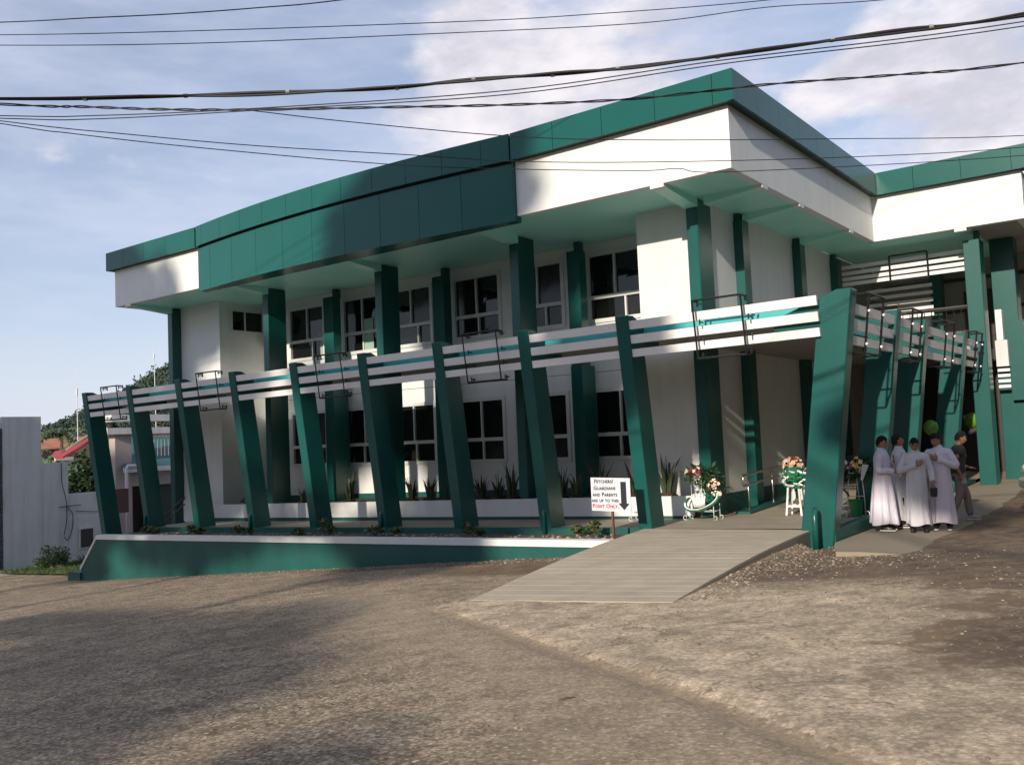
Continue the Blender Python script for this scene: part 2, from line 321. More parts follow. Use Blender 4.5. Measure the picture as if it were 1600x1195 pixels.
# ================================================================== GROUND
def ground_material():
    m = bpy.data.materials.new('yard_ground'); m.use_nodes = True
    nt = m.node_tree; L = nt.links; b = nt.nodes['Principled BSDF']; b.inputs['Roughness'].default_value = 0.92; b.inputs['Specular IOR Level'].default_value = 0.25
    g = _n(nt, 'ShaderNodeNewGeometry'); P = g.outputs['Position']
    def nz(sc, det=6, rough=0.6, dist=0.0):
        n = _n(nt, 'ShaderNodeTexNoise'); n.inputs['Scale'].default_value = sc; n.inputs['Detail'].default_value = det; n.inputs['Roughness'].default_value = rough; n.inputs['Distortion'].default_value = dist
        L.new(P, n.inputs['Vector']); return n.outputs[0]
    def mr(v, a, b_, c=0.0, d=1.0):
        n = _n(nt, 'ShaderNodeMapRange', interpolation_type='SMOOTHSTEP'); L.new(v, n.inputs[0])
        for i, x in enumerate((a, b_, c, d)): n.inputs[i+1].default_value = x
        return n.outputs[0]
    def mx(f, a, c, blend='MIX'):
        n = _n(nt, 'ShaderNodeMix', data_type='RGBA', blend_type=blend)
        for i, v in ((0, f), (6, a), (7, c)):
            if isinstance(v, tuple): n.inputs[i].default_value = (*v, 1)
            elif isinstance(v, (int, float)): n.inputs[i].default_value = v
            else: L.new(v, n.inputs[i])
        return n.outputs[2]
    def mth(op, a, c):
        n = _n(nt, 'ShaderNodeMath', operation=op)
        for i, v in ((0, a), (1, c)):
            if isinstance(v, (int, float)): n.inputs[i].default_value = v
            else: L.new(v, n.inputs[i])
        return n.outputs[0]
    def at(nm):
        a = _n(nt, 'ShaderNodeAttribute'); a.attribute_name = nm; return a.outputs['Fac']
    big = nz(0.45, 5, 0.55, 0.6); mid = nz(3.2, 7, 0.62, 0.3); fine = nz(38, 6, 0.7); vf = nz(150, 3, 0.7); pat = nz(1.15, 8, 0.68, 1.2)
    def vo(sc, feat='F1'):
        n = _n(nt, 'ShaderNodeTexVoronoi', feature=feat); n.inputs['Scale'].default_value = sc; L.new(P, n.inputs['Vector']); return n
    def sc_(v, k):
        n = _n(nt, 'ShaderNodeVectorMath', operation='SCALE'); L.new(k, n.inputs['Scale'])
        if isinstance(v, tuple): n.inputs[0].default_value = v
        else: L.new(v, n.inputs[0])
        return n.outputs[0]
    vor = vo(30); vor2 = vo(62); vor3 = vo(13)
    sep = _n(nt, 'ShaderNodeSeparateColor'); L.new(vor.outputs['Color'], sep.inputs[0])
    sep2 = _n(nt, 'ShaderNodeSeparateColor'); L.new(vor2.outputs['Color'], sep2.inputs[0])
    sep3 = _n(nt, 'ShaderNodeSeparateColor'); L.new(vor3.outputs['Color'], sep3.inputs[0])
    grain = mth('ADD', mth('MULTIPLY', mr(sep.outputs[0], 0.05, 0.95), 0.62), mth('MULTIPLY', mr(sep2.outputs[0], 0.05, 0.95), 0.50))       # 0..1.12
    grain = mth('MULTIPLY', grain, mth('ADD', 0.62, mth('MULTIPLY', mr(vor.outputs['Distance'], 0.62, 0.30), 0.45)))                   # dark gaps between stones
    patch = mth('ADD', 0.62, mth('ADD', mth('MULTIPLY', mr(mid, 0.34, 0.68), 0.40), mth('MULTIPLY', mr(pat, 0.36, 0.66), 0.28)))
    asp = sc_((0.335, 0.278, 0.206), mth('MULTIPLY', mth('ADD', 0.34, mth('MULTIPLY', grain, 1.0)), patch))
    asp = mx(mth('MULTIPLY', mr(big, 0.46, 0.66), 0.35), asp, (0.165, 0.134, 0.102))
    lightst = mth('MULTIPLY', mr(sep.outputs[1], 0.90, 0.95), mr(vor.outputs['Distance'], 0.46, 0.30))
    lightst2 = mth('MULTIPLY', mr(sep3.outputs[1], 0.93, 0.96), mr(vor3.outputs['Distance'], 0.22, 0.14))
    darkst = mth('MULTIPLY', mr(sep3.outputs[2], 0.93, 0.96), mr(vor3.outputs['Distance'], 0.20, 0.12))
    asp = mx(mth('MULTIPLY', lightst, 0.75), asp, (0.56, 0.49, 0.38)); asp = mx(mth('MULTIPLY', lightst2, 0.8), asp, (0.60, 0.53, 0.42)); asp = mx(mth('MULTIPLY', darkst, 0.8), asp, (0.06, 0.05, 0.042))
    asp = mx(mth('MULTIPLY', mr(mth('ADD', at('dust'), mth('MULTIPLY', mth('SUBTRACT', mid, 0.5), 0.8)), 0.2, 0.9), 0.42), asp, (0.375, 0.315, 0.235))
    # poured apron, pale, patchy and cracked
    cpat = mth('ADD', 0.60, mth('ADD', mth('MULTIPLY', mr(mid, 0.32, 0.70), 0.42), mth('MULTIPLY', mr(pat, 0.38, 0.62), 0.34)))
    con = sc_((0.470, 0.398, 0.298), mth('MULTIPLY', cpat, mth('ADD', 0.62, mth('MULTIPLY', grain, 0.56))))
    con = mx(mth('MULTIPLY', mr(nz(2.1, 9, 0.72, 2.0), 0.54, 0.62), 0.55), con, (0.190, 0.154, 0.112))
    wv = _n(nt, 'ShaderNodeVectorMath', operation='ADD'); wn = _n(nt, 'ShaderNodeTexNoise'); wn.inputs['Scale'].default_value = 2.6; wn.inputs['Detail'].default_value = 5; L.new(P, wn.inputs['Vector'])
    ws = _n(nt, 'ShaderNodeVectorMath', operation='SCALE'); ws.inputs['Scale'].default_value = 0.75; L.new(wn.outputs['Color'], ws.inputs[0]); L.new(P, wv.inputs[0]); L.new(ws.outputs[0], wv.inputs[1])
    cr = vo(0.55, 'DISTANCE_TO_EDGE'); L.new(wv.outputs[0], cr.inputs['Vector'])
    crack = mth('MULTIPLY', mr(cr.outputs['Distance'], 0.012, 0.003), mr(pat, 0.50, 0.58))
    con = mx(mth('MULTIPLY', mr(nz(0.8, 9, 0.7, 1.6), 0.60, 0.66), 0.5), con, (0.150, 0.122, 0.090))
    con = mx(mth('MULTIPLY', crack, 0.55), con, (0.085, 0.068, 0.05))
    con = mx(mth('MULTIPLY', lightst2, 0.5), con, (0.62, 0.55, 0.44)); con = mx(mth('MULTIPLY', darkst, 0.6), con, (0.10, 0.082, 0.062))
    soil = mx(mr(mid, 0.3, 0.7), (0.085, 0.062, 0.046), (0.185, 0.140, 0.098))
    soil = mx(mth('MULTIPLY', mr(nz(0.9, 6, 0.6, 0.8), 0.52, 0.68), 0.5), soil, (0.23, 0.17, 0.10))
    soil = mx(mth('MULTIPLY', mr(sep.outputs[2], 0.80, 0.95), 0.6), soil, (0.22, 0.19, 0.15))
    edge = mth('MULTIPLY', mth('SUBTRACT', mid, 0.5), 0.9)
    apm = mr(mth('ADD', at('apron'), mth('MULTIPLY', mth('SUBTRACT', nz(5.5, 8, 0.7, 0.8), 0.5), 1.5)), 0.44, 0.54); som = mr(mth('ADD', at('soil'), mth('MULTIPLY', edge, 1.5)), 0.32, 0.68); gum = at('gutter')
    col = mx(apm, asp, con)
    col = mx(mth('MULTIPLY', mr(mth('ADD', gum, mth('MULTIPLY', edge, 1.1)), 0.35, 0.75), 0.5), col, (0.27, 0.215, 0.15))
    col = mx(som, col, soil)
    col = mx(1.0, col, (1.08, 1.02, 0.955), 'MULTIPLY')
    L.new(col, b.inputs['Base Color'])
    h = mth('ADD', mth('MULTIPLY', fine, 0.45), mth('ADD', mth('MULTIPLY', vor.outputs['Distance'], -0.35), mth('MULTIPLY', vf, 0.25)))
    h = mth('ADD', h, mth('MULTIPLY', mid, 0.35))
    bp = _n(nt, 'ShaderNodeBump'); bp.inputs['Strength'].default_value = 0.55; bp.inputs['Distance'].default_value = 0.014
    L.new(h, bp.inputs['Height']); L.new(bp.outputs[0], b.inputs['Normal'])
    return m
GUT = [(-9.6, 9.6), (-7.9, 8.45), (-7.0, 7.95), (-5.9, 7.3), (-4.56, 6.43), (-3.16, 5.51), (-2.31, 4.98), (-1.67, 4.46), (-1.35, 4.21), (-.2, 3.3), (1.5, 2.0), (4, 0)]
def build_ground():
    xs = np.concatenate([[-1500, -900, -500, -260, -140, -90, -65], np.arange(-52, -30, 1.0), np.arange(-30, -12, 0.35), np.arange(-12, 1.0, 0.085), np.arange(1, 8, 0.6), [10, 14, 20, 30, 50, 90, 200, 500, 1500]])
    ys = np.concatenate([[-1500, -600, -200, -90, -50, -30, -18, -10, -5, -2, 0, 1], np.arange(1.6, 16.0, 0.085), np.arange(16, 30, 0.5), [32, 36, 42, 50, 65, 90, 140, 250, 500, 900, 1500]])
    X, Y = np.meshgrid(xs, ys); nx, ny = len(xs), len(ys)
    Z = np.zeros_like(X); A = np.zeros_like(X); S = np.zeros_like(X); G = np.zeros_like(X)
    gp = np.array(GUT); a = gp[:-1]; bb = gp[1:]; ab = bb-a
    pt = np.stack([X.ravel(), Y.ravel()], 1)
    best = np.full(len(pt), 1e9); side = np.zeros(len(pt))
    for i in range(len(a)):
        t = np.clip(((pt-a[i])@ab[i])/(ab[i]@ab[i]), 0, 1); q = a[i]+t[:, None]*ab[i]; d = np.hypot(*(pt-q).T)
        cr = ab[i][0]*(pt[:, 1]-a[i][1]) - ab[i][1]*(pt[:, 0]-a[i][0])
        m = d < best; best[m] = d[m]; side[m] = np.sign(cr)[m]
    sd_ = (best*side).reshape(X.shape)                    # + on the building side of the gutter
    def ss(a_, b_, v): t = np.clip((v-a_)/(b_-a_), 0, 1); return t*t*(3-2*t)
    near = (X > -31) & (X < 8) & (Y > -2) & (Y < 30)
    A = np.where(near, ss(0.02, 0.16, sd_)*ss(-8.6, -6.8, X)*(1-ss(9.0, 10.2, Y)), 0)
    fade = np.exp(-((sd_-0.02)/0.085)**2)*ss(-8.6, -6.0, X)
    G = np.where(near, fade, 0)
    soil = ss(-5.6, -4.3, X)*ss(9.3, 11.0, Y)                                   # dug ground beside the ramp
    soil = np.maximum(soil, 0.9*np.exp(-(((X+0.9)/1.15)**2+((Y-7.2)/1.6)**2)))
    soil = np.maximum(soil, ss(-3.4, -1.2, X)*ss(6.6, 8.4, Y)*0.62)
    soil = np.maximum(soil, ss(-3.2, -1.6, X)*ss(8.0, 10, Y)*.95)
    strip = ss(12.9, 13.7, Y)*ss(-20, -13, X)*(1-ss(-8.6, -8.0, X))*0.95         # loose soil along the wall
    strip = np.maximum(strip, np.exp(-(((X+9.6)/2.6)**2+((Y-12.6)/1.1)**2))*0.9)
    strip = np.maximum(strip, ss(13.4, 13.9, Y)*(X < -8.5)*0.5)
    soil = np.maximum(soil, strip); S = np.where(near, soil, (np.abs(X) > 60)*0.4)
    D_ = np.where(near, ss(-2.6, -0.2, sd_)*(1-ss(0, .3, sd_))*0.9 + ss(-11, -8, X)*0.0 + ss(8.6, 9.6, Y)*ss(-16, -9, X)*0.5*(1-ss(11.5, 12.6, Y)), 0)
    zb = np.vectorize(zg)(X, Y)
    nz = np.zeros_like(X)
    jj, ii = np.nonzero(near)
    for j, i in zip(jj, ii):
        nz[j, i] = mnoise.noise(Vector((X[j, i]*0.5, Y[j, i]*0.5, 0)))*0.020 + mnoise.noise(Vector((X[j, i]*2.3, Y[j, i]*2.3, 3)))*0.006 + mnoise.noise(Vector((X[j, i]*7, Y[j, i]*7, 5)))*0.003*(1+3.0*S[j, i])
    Z = zb + nz - 0.035*G + 0.010*A - 0.02*np.clip(S, 0, 1)*near + 0.005*np.exp(-((sd_-0.22)/0.12)**2)*near*ss(-8.6, -6, X)
    a0, a1 = np.array((-4.50, 8.62)), np.array((-5.36, 15.48)); dv = a1-a0; tt = np.clip(((X-a0[0])*dv[0]+(Y-a0[1])*dv[1])/(dv@dv), 0, 1); dd = np.hypot(X-a0[0]-tt*dv[0], Y-a0[1]-tt*dv[1])
    zr = zg(-4.5, 8.62)+.02 + tt*(-1.80-zg(-4.5, 8.62)) + .05*np.sin(np.pi*tt)
    Z = np.where(near, Z + 0.62*np.maximum(0, zr-.03-Z)*np.exp(-(dd/0.32)**2)*(tt < .97), Z)
    # keep it under the ramp, the corridor and the path
    under = (X > -26.4) & (X < -4.95) & (Y > 14.4) & (Y < 40); Z = np.where(under, np.minimum(Z, zb-0.35), Z)
    me = bpy.data.meshes.new('ground')
    v = np.stack([X.ravel(), Y.ravel(), Z.ravel()], 1)
    idx = np.arange(nx*ny).reshape(ny, nx)
    f = np.stack([idx[:-1, :-1].ravel(), idx[:-1, 1:].ravel(), idx[1:, 1:].ravel(), idx[1:, :-1].ravel()], 1)
    me.vertices.add(len(v)); me.vertices.foreach_set('co', v.ravel().astype(np.float32))
    me.loops.add(f.size); me.loops.foreach_set('vertex_index', f.ravel().astype(np.int32))
    me.polygons.add(len(f)); me.polygons.foreach_set('loop_start', np.arange(0, f.size, 4, dtype=np.int32)); me.polygons.foreach_set('use_smooth', [True]*len(f))
    me.update(calc_edges=True)
    for nm, arr in (('apron', A), ('soil', S), ('gutter', G), ('dust', D_)):
        at = me.attributes.new(nm, 'FLOAT', 'POINT'); at.data.foreach_set('value', np.clip(arr, 0, 1).ravel().astype(np.float32))
    me.materials.append(ground_material())
    o = bpy.data.objects.new('ground', me); COL.objects.link(o); o['kind'] = 'structure'
    def zat(x, y):
        i = int(np.clip(np.searchsorted(xs, x)-1, 0, nx-2)); j = int(np.clip(np.searchsorted(ys, y)-1, 0, ny-2))
        u = (x-xs[i])/(xs[i+1]-xs[i]); w = (y-ys[j])/(ys[j+1]-ys[j])
        return (Z[j, i]*(1-u)+Z[j, i+1]*u)*(1-w)+(Z[j+1, i]*(1-u)+Z[j+1, i+1]*u)*w
    return zat
ZAT = build_ground()

# ------------------------------------------------------------------ ramp of scored concrete strips
RB0, RB1 = (-7.62, 9.02), (-4.50, 8.62)          # bottom edge, left and right
RT0, RT1 = (-8.70, 15.62), (-5.36, 15.48)        # top edge
def ramp_pt(u, t):
    a = Vector(RB0).lerp(Vector(RT0), t); b = Vector(RB1).lerp(Vector(RT1), t); p = a.lerp(b, u)
    z0 = zg(RB0[0], RB0[1])*(1-u) + zg(RB1[0], RB1[1])*u + 0.02; z1 = zf(RT0[0], 15.6)*(1-u)+zf(RT1[0], 15.6)*u
    return (p.x, p.y, z0*(1-t)+z1*t + 0.05*math.sin(math.pi*t))
ramp = root('ramp', (-6.5, 12, -2.0), None, None); ramp['kind'] = 'structure'
NS = 23; rnd = random.Random(3)
rc = MB()
for k in range(8):
    t0, t1 = k/8, (k+1)/8
    q = [ramp_pt(0, t0), ramp_pt(1, t0), ramp_pt(1, t1), ramp_pt(0, t1)]
    rc.hexa([(x, y, z-0.9) for x, y, z in q]+[(x, y, z-0.018) for x, y, z in q])
build('ramp_base', rc, 'concrete', ramp)
for k in range(NS):
    g = 0.0006; t0, t1 = k/NS+g, (k+1)/NS-g; dz = rnd.uniform(-0.0007, 0.0007)
    q = [ramp_pt(0.002, t0), ramp_pt(0.998, t0), ramp_pt(0.998, t1), ramp_pt(0.002, t1)]
    build('concrete_strip', MB().hexa([(x, y, z-0.06) for x, y, z in q]+[(x, y, z+dz) for x, y, z in q]), 'ramp', ramp, bevel=0.0025)
# ------------------------------------------------------------------ corridor floor and footpath
fl = MB()
fl.grid(list(np.linspace(-26.6, -4.95, 60)), list(np.linspace(15.62, 20.4, 12)), zf)
fl.grid(list(np.linspace(-8.4, -4.95, 14)), list(np.linspace(20.4, 34, 20)), zf)
c = build('corridor_floor', fl, 'floor'); c['kind'] = 'structure'
pl = MB(); rows = []
for k in range(60):
    y = 13.9 + k*0.45; t = (y-13.9)
    xr = -3.55+0.115*t + 0.10*mnoise.noise(Vector((0, y*1.3, 0))) + 0.05*mnoise.noise(Vector((4, y*5, 0))); xl = -4.9 if y > 15.1 else -4.9+0.35*(15.1-y)
    z = zg(-4.3, y)+0.045
    rows.append([(xl, y, z), (xl*.6+xr*.4, y, z+0.012), (xl*.25+xr*.75, y, z+0.008), (xr-0.02, y, z-0.004), (xr+0.05, y, z-0.12), (xr+0.06, y, z-0.3)])
pl.rings(rows, cap=False, closed=False)
for k, (xa_, xb_) in enumerate(((0, 1), (1, 2), (2, 3))):
    a_, b_ = rows[0][xa_], rows[0][xb_]; pl.add([a_, b_, (b_[0], b_[1]-.06, b_[2]-.3), (a_[0], a_[1]-.06, a_[2]-.3)], [(0, 1, 2, 3)])
p = build('footpath', pl, 'pathcon', smooth=False); p['kind'] = 'structure'
def zpath(y): return zg(-4.3, y)+0.055
# ------------------------------------------------------------------ loose stones
def stones():
    rnd = random.Random(11); ico = []
    bm = bmesh.new(); bmesh.ops.create_icosphere(bm, subdivisions=1, radius=1); bv = [v.co.copy() for v in bm.verts]; bf = [tuple(v.index for v in f.verts) for f in bm.faces]; bm.free()
    mb = MB()
    def put(x, y, r, z=None):
        z = ZAT(x, y) if z is None else z; a = rnd.uniform(0, 6.28); sx, sy, sz = r*rnd.uniform(.7, 1.3), r*rnd.uniform(.7, 1.3), r*rnd.uniform(.45, .8)
        mb.add([(x+(q.x*math.cos(a)-q.y*math.sin(a))*sx*rnd.uniform(.85, 1.15), y+(q.x*math.sin(a)+q.y*math.cos(a))*sy*rnd.uniform(.85, 1.15), z+q.z*sz+sz*.25) for q in bv], bf, rnd.choice((0, 0, 0, 1, 1, 2)))
    for _ in range(900):                         # spilt gravel along the ramp's right edge
        t = rnd.random()**0.8; x, y, _z = ramp_pt(1, t); d = abs(rnd.gauss(0, 0.22)); put(x+0.04+d, y+rnd.uniform(-.1, .1), rnd.uniform(.006, .022)*(1 if rnd.random() > .05 else 1.9))
    for _ in range(500):
        put(rnd.gauss(-4.0, .7), rnd.gauss(12.4, 1.0), rnd.uniform(.006, .020))
    for _ in range(700):                         # scattered over the dug ground
        put(rnd.uniform(-4.6, -0.4), rnd.uniform(6.5, 13.8), rnd.choice((.005, .006, .008, .011, .016)))
    for _ in range(900):                         # along the foot of the green wall
        x = -8.4-rnd.random()**1.3*14; put(x, 14.15-abs(rnd.gauss(0, .35)), rnd.uniform(.008, .026))
    for _ in range(1500):                        # chips on the worn surface
        x = rnd.uniform(-12, -0.6); y = rnd.uniform(2.8, 9.5); put(x, y, rnd.choice((.003, .004, .005, .006, .008, .012)))
    for _ in range(450):                         # white chips in the planting bed
        x = rnd.uniform(-25.8, -8.9); put(x, rnd.uniform(14.5, 15.45), rnd.uniform(.015, .05), zbed(x))
    o = build('loose_gravel', mb, ['pebble', 'rock', 'pebble']); o['kind'] = 'stuff'
def zcap(x): return -1.935+0.0253*(x+8.5)
def zbed(x): return zcap(x)-0.05
# ================================================================== MAIN BUILDING
B = root('school_hall', (-17.0, 20.0, -2.0), 'two-storey white hall with dark green columns and a curved green parapet', 'building')
WY = 20.1
WX = [(-24.60, -22.85), (-21.90, -20.22), (-19.75, -18.05), (-17.15, -15.45), (-15.02, -13.30), (-12.50, -10.85)]
ROWS = [(2.93, 4.69), (-0.64, 1.13)]
wm = MB(); xa, xb = -25.93, -9.75; ya, yb = WY, WY+0.2
def band(z0, z1): wm.box(xa, xb, ya, yb, z0, z1)
band(-2.6, ROWS[1][0]); band(ROWS[1][1], 1.60); band(1.615, ROWS[0][0]); band(ROWS[0][1], 5.0)
for z0, z1 in ROWS:
    e = [xa]+[q for w in WX for q in w]+[xb]
    for i in range(0, len(e), 2): wm.box(e[i], e[i+1], ya, yb, z0, z1)
build('wall', wm, 'white', B)
build('wall_groove', MB().box(xa, xb, ya+.025, yb-.01, 1.60, 1.615), 'seam', B)
def window(x0, x1, z0, z1, zs, mids):
    global GT
    m = MB(); t = 0.055; y0, y1 = WY-0.035, WY+0.09
    m.box(x0-.05, x0+t, y0, y1, z0-.05, z1+.05); m.box(x1-t, x1+.05, y0, y1, z0-.05, z1+.05)
    m.box(x0+t, x1-t, y0, y1, z1-t, z1+.05); m.box(x0+t, x1-t, y0, y1, z0-.05, z0+t)
    m.box(x0+t, x1-t, y0+.01, y1, zs-.05, zs+.05)
    for mx_, za, zb in ((mids[0], zs+.05, z1-t), (mids[1], z0+t, zs-.05)):
        m.box(mx_-.025, mx_+.025, y0+.015, y1, za, zb)
    f = build('window', m, 'alu', B)
    yp = WY+.045
    for mx_, za, zb in ((mids[0], zs+.05, z1-t), (mids[1], z0+t, zs-.05)):
        for a, b_ in ((x0+t, mx_-.025), (mx_+.025, x1-t)):
            build('pane', MB().hexa([(a, yp+GT[0], za), (b_, yp+GT[1], za), (b_, yp+.03, za), (a, yp+.03, za), (a, yp+GT[2], zb), (b_, yp+GT[0], zb), (b_, yp+.03, zb), (a, yp+.03, zb)]), rw.choice(('glass', 'glass', 'glass2', 'glass3')), f); GT[:] = [rw.uniform(0, .012) for _ in range(3)]
rw = random.Random(5); GT = [0, .004, .008]
for z0, z1 in ROWS:
    for x0, x1 in WX:
        mid = (x0+x1)/2; window(x0, x1, z0, z1, z0+0.62, (mid+rw.uniform(-.04, .04), mid+rw.choice((-.06, .05, .28))))
build('pane_reflection', MB().box(-21.00, -20.58, WY+.025, WY+.04, 2.99, 3.98), 'pane_reflection', B)  # pale green pane reflections, put in as coloured panels
build('pane_reflection', MB().box(-23.15, -22.92, WY+.025, WY+.04, 2.99, 3.78), 'pane_reflection', B)
# room behind the glass is closed by opaque panes; end bays and returns
build('corner_wall', MB().box(-9.95, -8.53, 18.2, 18.4, -2.0, 5.0).box(-9.95, -9.75, 18.4, 20.1, -2.2, 5.0), 'white', B)
build('corner_wall', MB().box(-28.15, -25.92, 18.2, 18.4, -2.6, 5.0).box(-26.12, -25.92, 18.4, 20.3, -2.6, 5.0).box(-28.35, -28.15, 18.4, 27, -2.6, 5.0), 'white', B)
build('side_wall', MB().box(-8.5, -8.3, 18.4, 27.4, -2.0, 5.0), 'white', B)
build('side_wall_base', MB().box(-8.31, -8.275, 18.5, 27.4, -2.1, -1.42), 'greenwall', B)
# little clerestory on the left return
m = MB(); x = -25.92
for y0, y1, z0, z1 in ((18.66, 20.08, 4.0, 4.05), (18.66, 20.08, 4.70, 4.75), (18.66, 18.71, 4.05, 4.70), (19.18, 19.24, 4.05, 4.70), (19.92, 19.97, 4.05, 4.70)): m.box(x-.02, x+.035, y0, y1, z0, z1)
cw = build('window', m, 'alu', B)
for a, b_ in ((18.71, 19.18), (19.24, 19.92), (19.97, 20.08)): build('pane', MB().box(x-.02, x+.012, a, b_, 4.05, 4.70), 'glass', cw)
# columns
for xl in (-28.42, -23.15, -18.15, -13.37, -8.53):
    build('column', MB().box(xl, xl+.27, 17.85, 18.55, zf(xl, 17.8)-.4, 4.985), 'green', B, bevel=.012)
for x0, x1 in ((-21.97, -21.52), (-17.28, -16.86), (-12.62, -12.25)):
    m = MB().box(x0, x1, 19.3, 19.62, 1.75, 4.70).box(x0+.02, x1-.02, 19.24, 19.86, -2.5, 1.75).box(x1-.32, x1-.16, 19.58, 19.8, 4.70, 4.99)
    build('slim_column', m, 'green', B)
for y0 in (19.85, 23.72, 26.85):
    m = MB().box(-8.30, -8.08, y0, y0+.38, -1.95, 4.82).box(-8.30, -8.16, y0+.05, y0+.24, 4.82, 4.99)
    build('slim_column', m, 'green', B)
# eaves: soffit, beams, white fascia
build('soffit', MB().box(-28.84, -6.985, 16.505, 20.1, 5.0, 5.06).box(-8.3, -6.985, 20.1, 26.195, 5.0, 5.06), 'mint', B)
build('soffit', MB().box(-8.3, -4.4, 26.205, 33, 5.003, 5.063), 'mint', B)
build('soffit', MB().box(-4.4, -3.305, 26.205, 33, 5.003, 5.063).box(-3.09, -1.0, 27.5, 33, 5.2, 5.26), 'grey', B)
for xl in (-28.42, -23.15, -18.15, -13.37, -8.53):
    bm_ = MB().hexa([(xl-.02, 16.48, 4.93), (xl+.29, 16.48, 4.93), (xl+.29, 17.86, 4.80), (xl-.02, 17.86, 4.80), (xl-.02, 16.48, 5.0), (xl+.29, 16.48, 5.0), (xl+.29, 17.86, 5.0), (xl-.02, 17.86, 5.0)])
    build('eave_beam', bm_, 'mint', B)
    if not -24 < xl < -12.0: build('beam_end', MB().box(xl-.02, xl+.29, 16.303, 16.48, 4.93, 5.0), 'white', B)
for y0 in (17.86, 20.05, 23.78):
    bm_ = MB().hexa([(-8.1, y0, 4.82), (-6.96, y0, 4.93), (-6.96, y0+.3, 4.93), (-8.1, y0+.3, 4.82), (-8.1, y0, 5.0), (-6.96, y0, 5.0), (-6.96, y0+.3, 5.0), (-8.1, y0+.3, 5.0)])
    build('eave_beam', bm_, 'mint', B)
    build('beam_end', MB().box(-6.96, -6.783, y0, y0+.3, 4.93, 5.0), 'white', B)
build('fascia', MB().box(-29.05, -24.08, 16.3, 16.5, 5.0, 6.24).box(-29.05, -28.85, 16.5, 27, 5.0, 6.24), 'white', B)
build('fascia', MB().box(-11.93, -6.98, 16.3, 16.5, 5.0, 6.24).box(-6.98, -6.78, 16.3, 25.999, 5.0, 6.24), 'white', B)
build('fascia', MB().box(-6.78, -3.1, 26.0, 26.2, 5.0, 6.24).box(-3.3, -3.1, 26.2, 33, 5.0, 6.24), 'white', B)
build('beam_end', MB().box(-4.74, -4.45, 26.003, 26.2, 4.92, 5.0), 'white', B)
build('roof_deck', MB().box(-28.8, -7.0, 16.6, 27, 6.5, 6.6).box(-7.0, -3.3, 26.3, 33, 6.5, 6.6), 'concrete', B)
build('fascia', MB().box(-24.08, -11.93, 16.42, 16.5, 5.0, 6.24), 'white', B)
# clad parapet: separate panels with dark joints
G = .006
def panel(p0, p1, z0, z1, th=.06, gap=G):
    (x0, y0), (x1, y1) = p0, p1; d = Vector((x1-x0, y1-y0)); d.normalize(); nrm = Vector((-d.y, d.x))       # inward normal
    x0 += d.x*gap; y0 += d.y*gap; x1 -= d.x*gap; y1 -= d.y*gap
    q = [(x0, y0), (x1, y1), (x1+nrm.x*th, y1+nrm.y*th), (x0+nrm.x*th, y0+nrm.y*th)]
    build('cladding_panel', MB().hexa([(a, b_, z0) for a, b_ in q]+[(a, b_, z1) for a, b_ in q]), 'acp', B)
def yarc(x): return 15.80+0.40*((x+18.0)/6.05)**2
J = [-24.05, -23.35, -22.1, -20.85, -19.6, -18.35, -17.1, -15.85, -14.6, -13.35, -11.95]
J2 = [-24.05, -23.7, -22.6, -21.5, -20.4, -19.3, -18.2, -17.1, -16.0, -14.9, -13.8, -12.7, -11.95]
for j in range(len(J)-1): panel((J[j], yarc(J[j])), (J[j+1], yarc(J[j+1])), 4.87, 6.19)
for j in range(len(J2)-1): panel((J2[j], yarc(J2[j])-.09), (J2[j+1], yarc(J2[j+1])-.09), 6.25, 6.86)
back = MB()
for j in range(len(J)-1):
    a, b_ = J[j], J[j+1]
    back.hexa([(a, yarc(a)+.05, 4.90), (b_, yarc(b_)+.05, 4.90), (b_, 16.42, 4.90), (a, 16.42, 4.90), (a, yarc(a)+.05, 6.84), (b_, yarc(b_)+.05, 6.84), (b_, 16.42, 6.84), (a, 16.42, 6.84)])
build('cladding_backing', back, 'seam', B)
und = MB()
for j in range(len(J)-1):
    a, b_ = J[j], J[j+1]
    und.hexa([(a, yarc(a)+.062, 4.872), (b_, yarc(b_)+.062, 4.872), (b_, 16.46, 4.872), (a, 16.46, 4.872), (a, yarc(a)+.062, 4.897), (b_, yarc(b_)+.062, 4.897), (b_, 16.46, 4.897), (a, 16.46, 4.897)])
build('parapet_underside', und, 'acp', B)
for x0, x1 in ((-24.075, -24.052), (-11.948, -11.925)):
    build('parapet_end', MB().box(x0, x1, 16.20, 16.45, 4.872, 6.86), 'acp', B)
def run(pts, z0=6.24, z1=6.85):
    for a, b_ in zip(pts[:-1], pts[1:]): panel(a, b_, z0, z1)
run([(x_, 16.1) for x_ in (-29.27, -28.2, -26.95, -25.7, -24.09)])
run([(x_, 16.1) for x_ in (-11.91, -10.75, -9.5, -8.25, -7.0, -6.58)])
run([(-6.58, y_) for y_ in (16.1, 17.3, 18.5, 19.7, 20.9, 22.1, 23.3, 24.5, 25.3, 25.80)])
run([(x_, 25.80) for x_ in (-6.58, -5.62, -4.45, -3.28, -2.95)])
run([(-2.95, 25.8), (-2.95, 27.5), (-2.95, 30), (-2.95, 33)])
run([(-29.27, 24), (-29.27, 20), (-29.27, 16.1)])
for bx_ in ((-29.2, -24.1, 16.15, 16.5), (-11.9, -6.98, 16.15, 16.5), (-6.98, -6.63, 16.15, 26), (-6.63, -3.02, 25.86, 26.2), (-29.2, -28.85, 16.5, 24)): build('cladding_backing', MB().box(*bx_, 6.245, 6.84), 'seam', B)
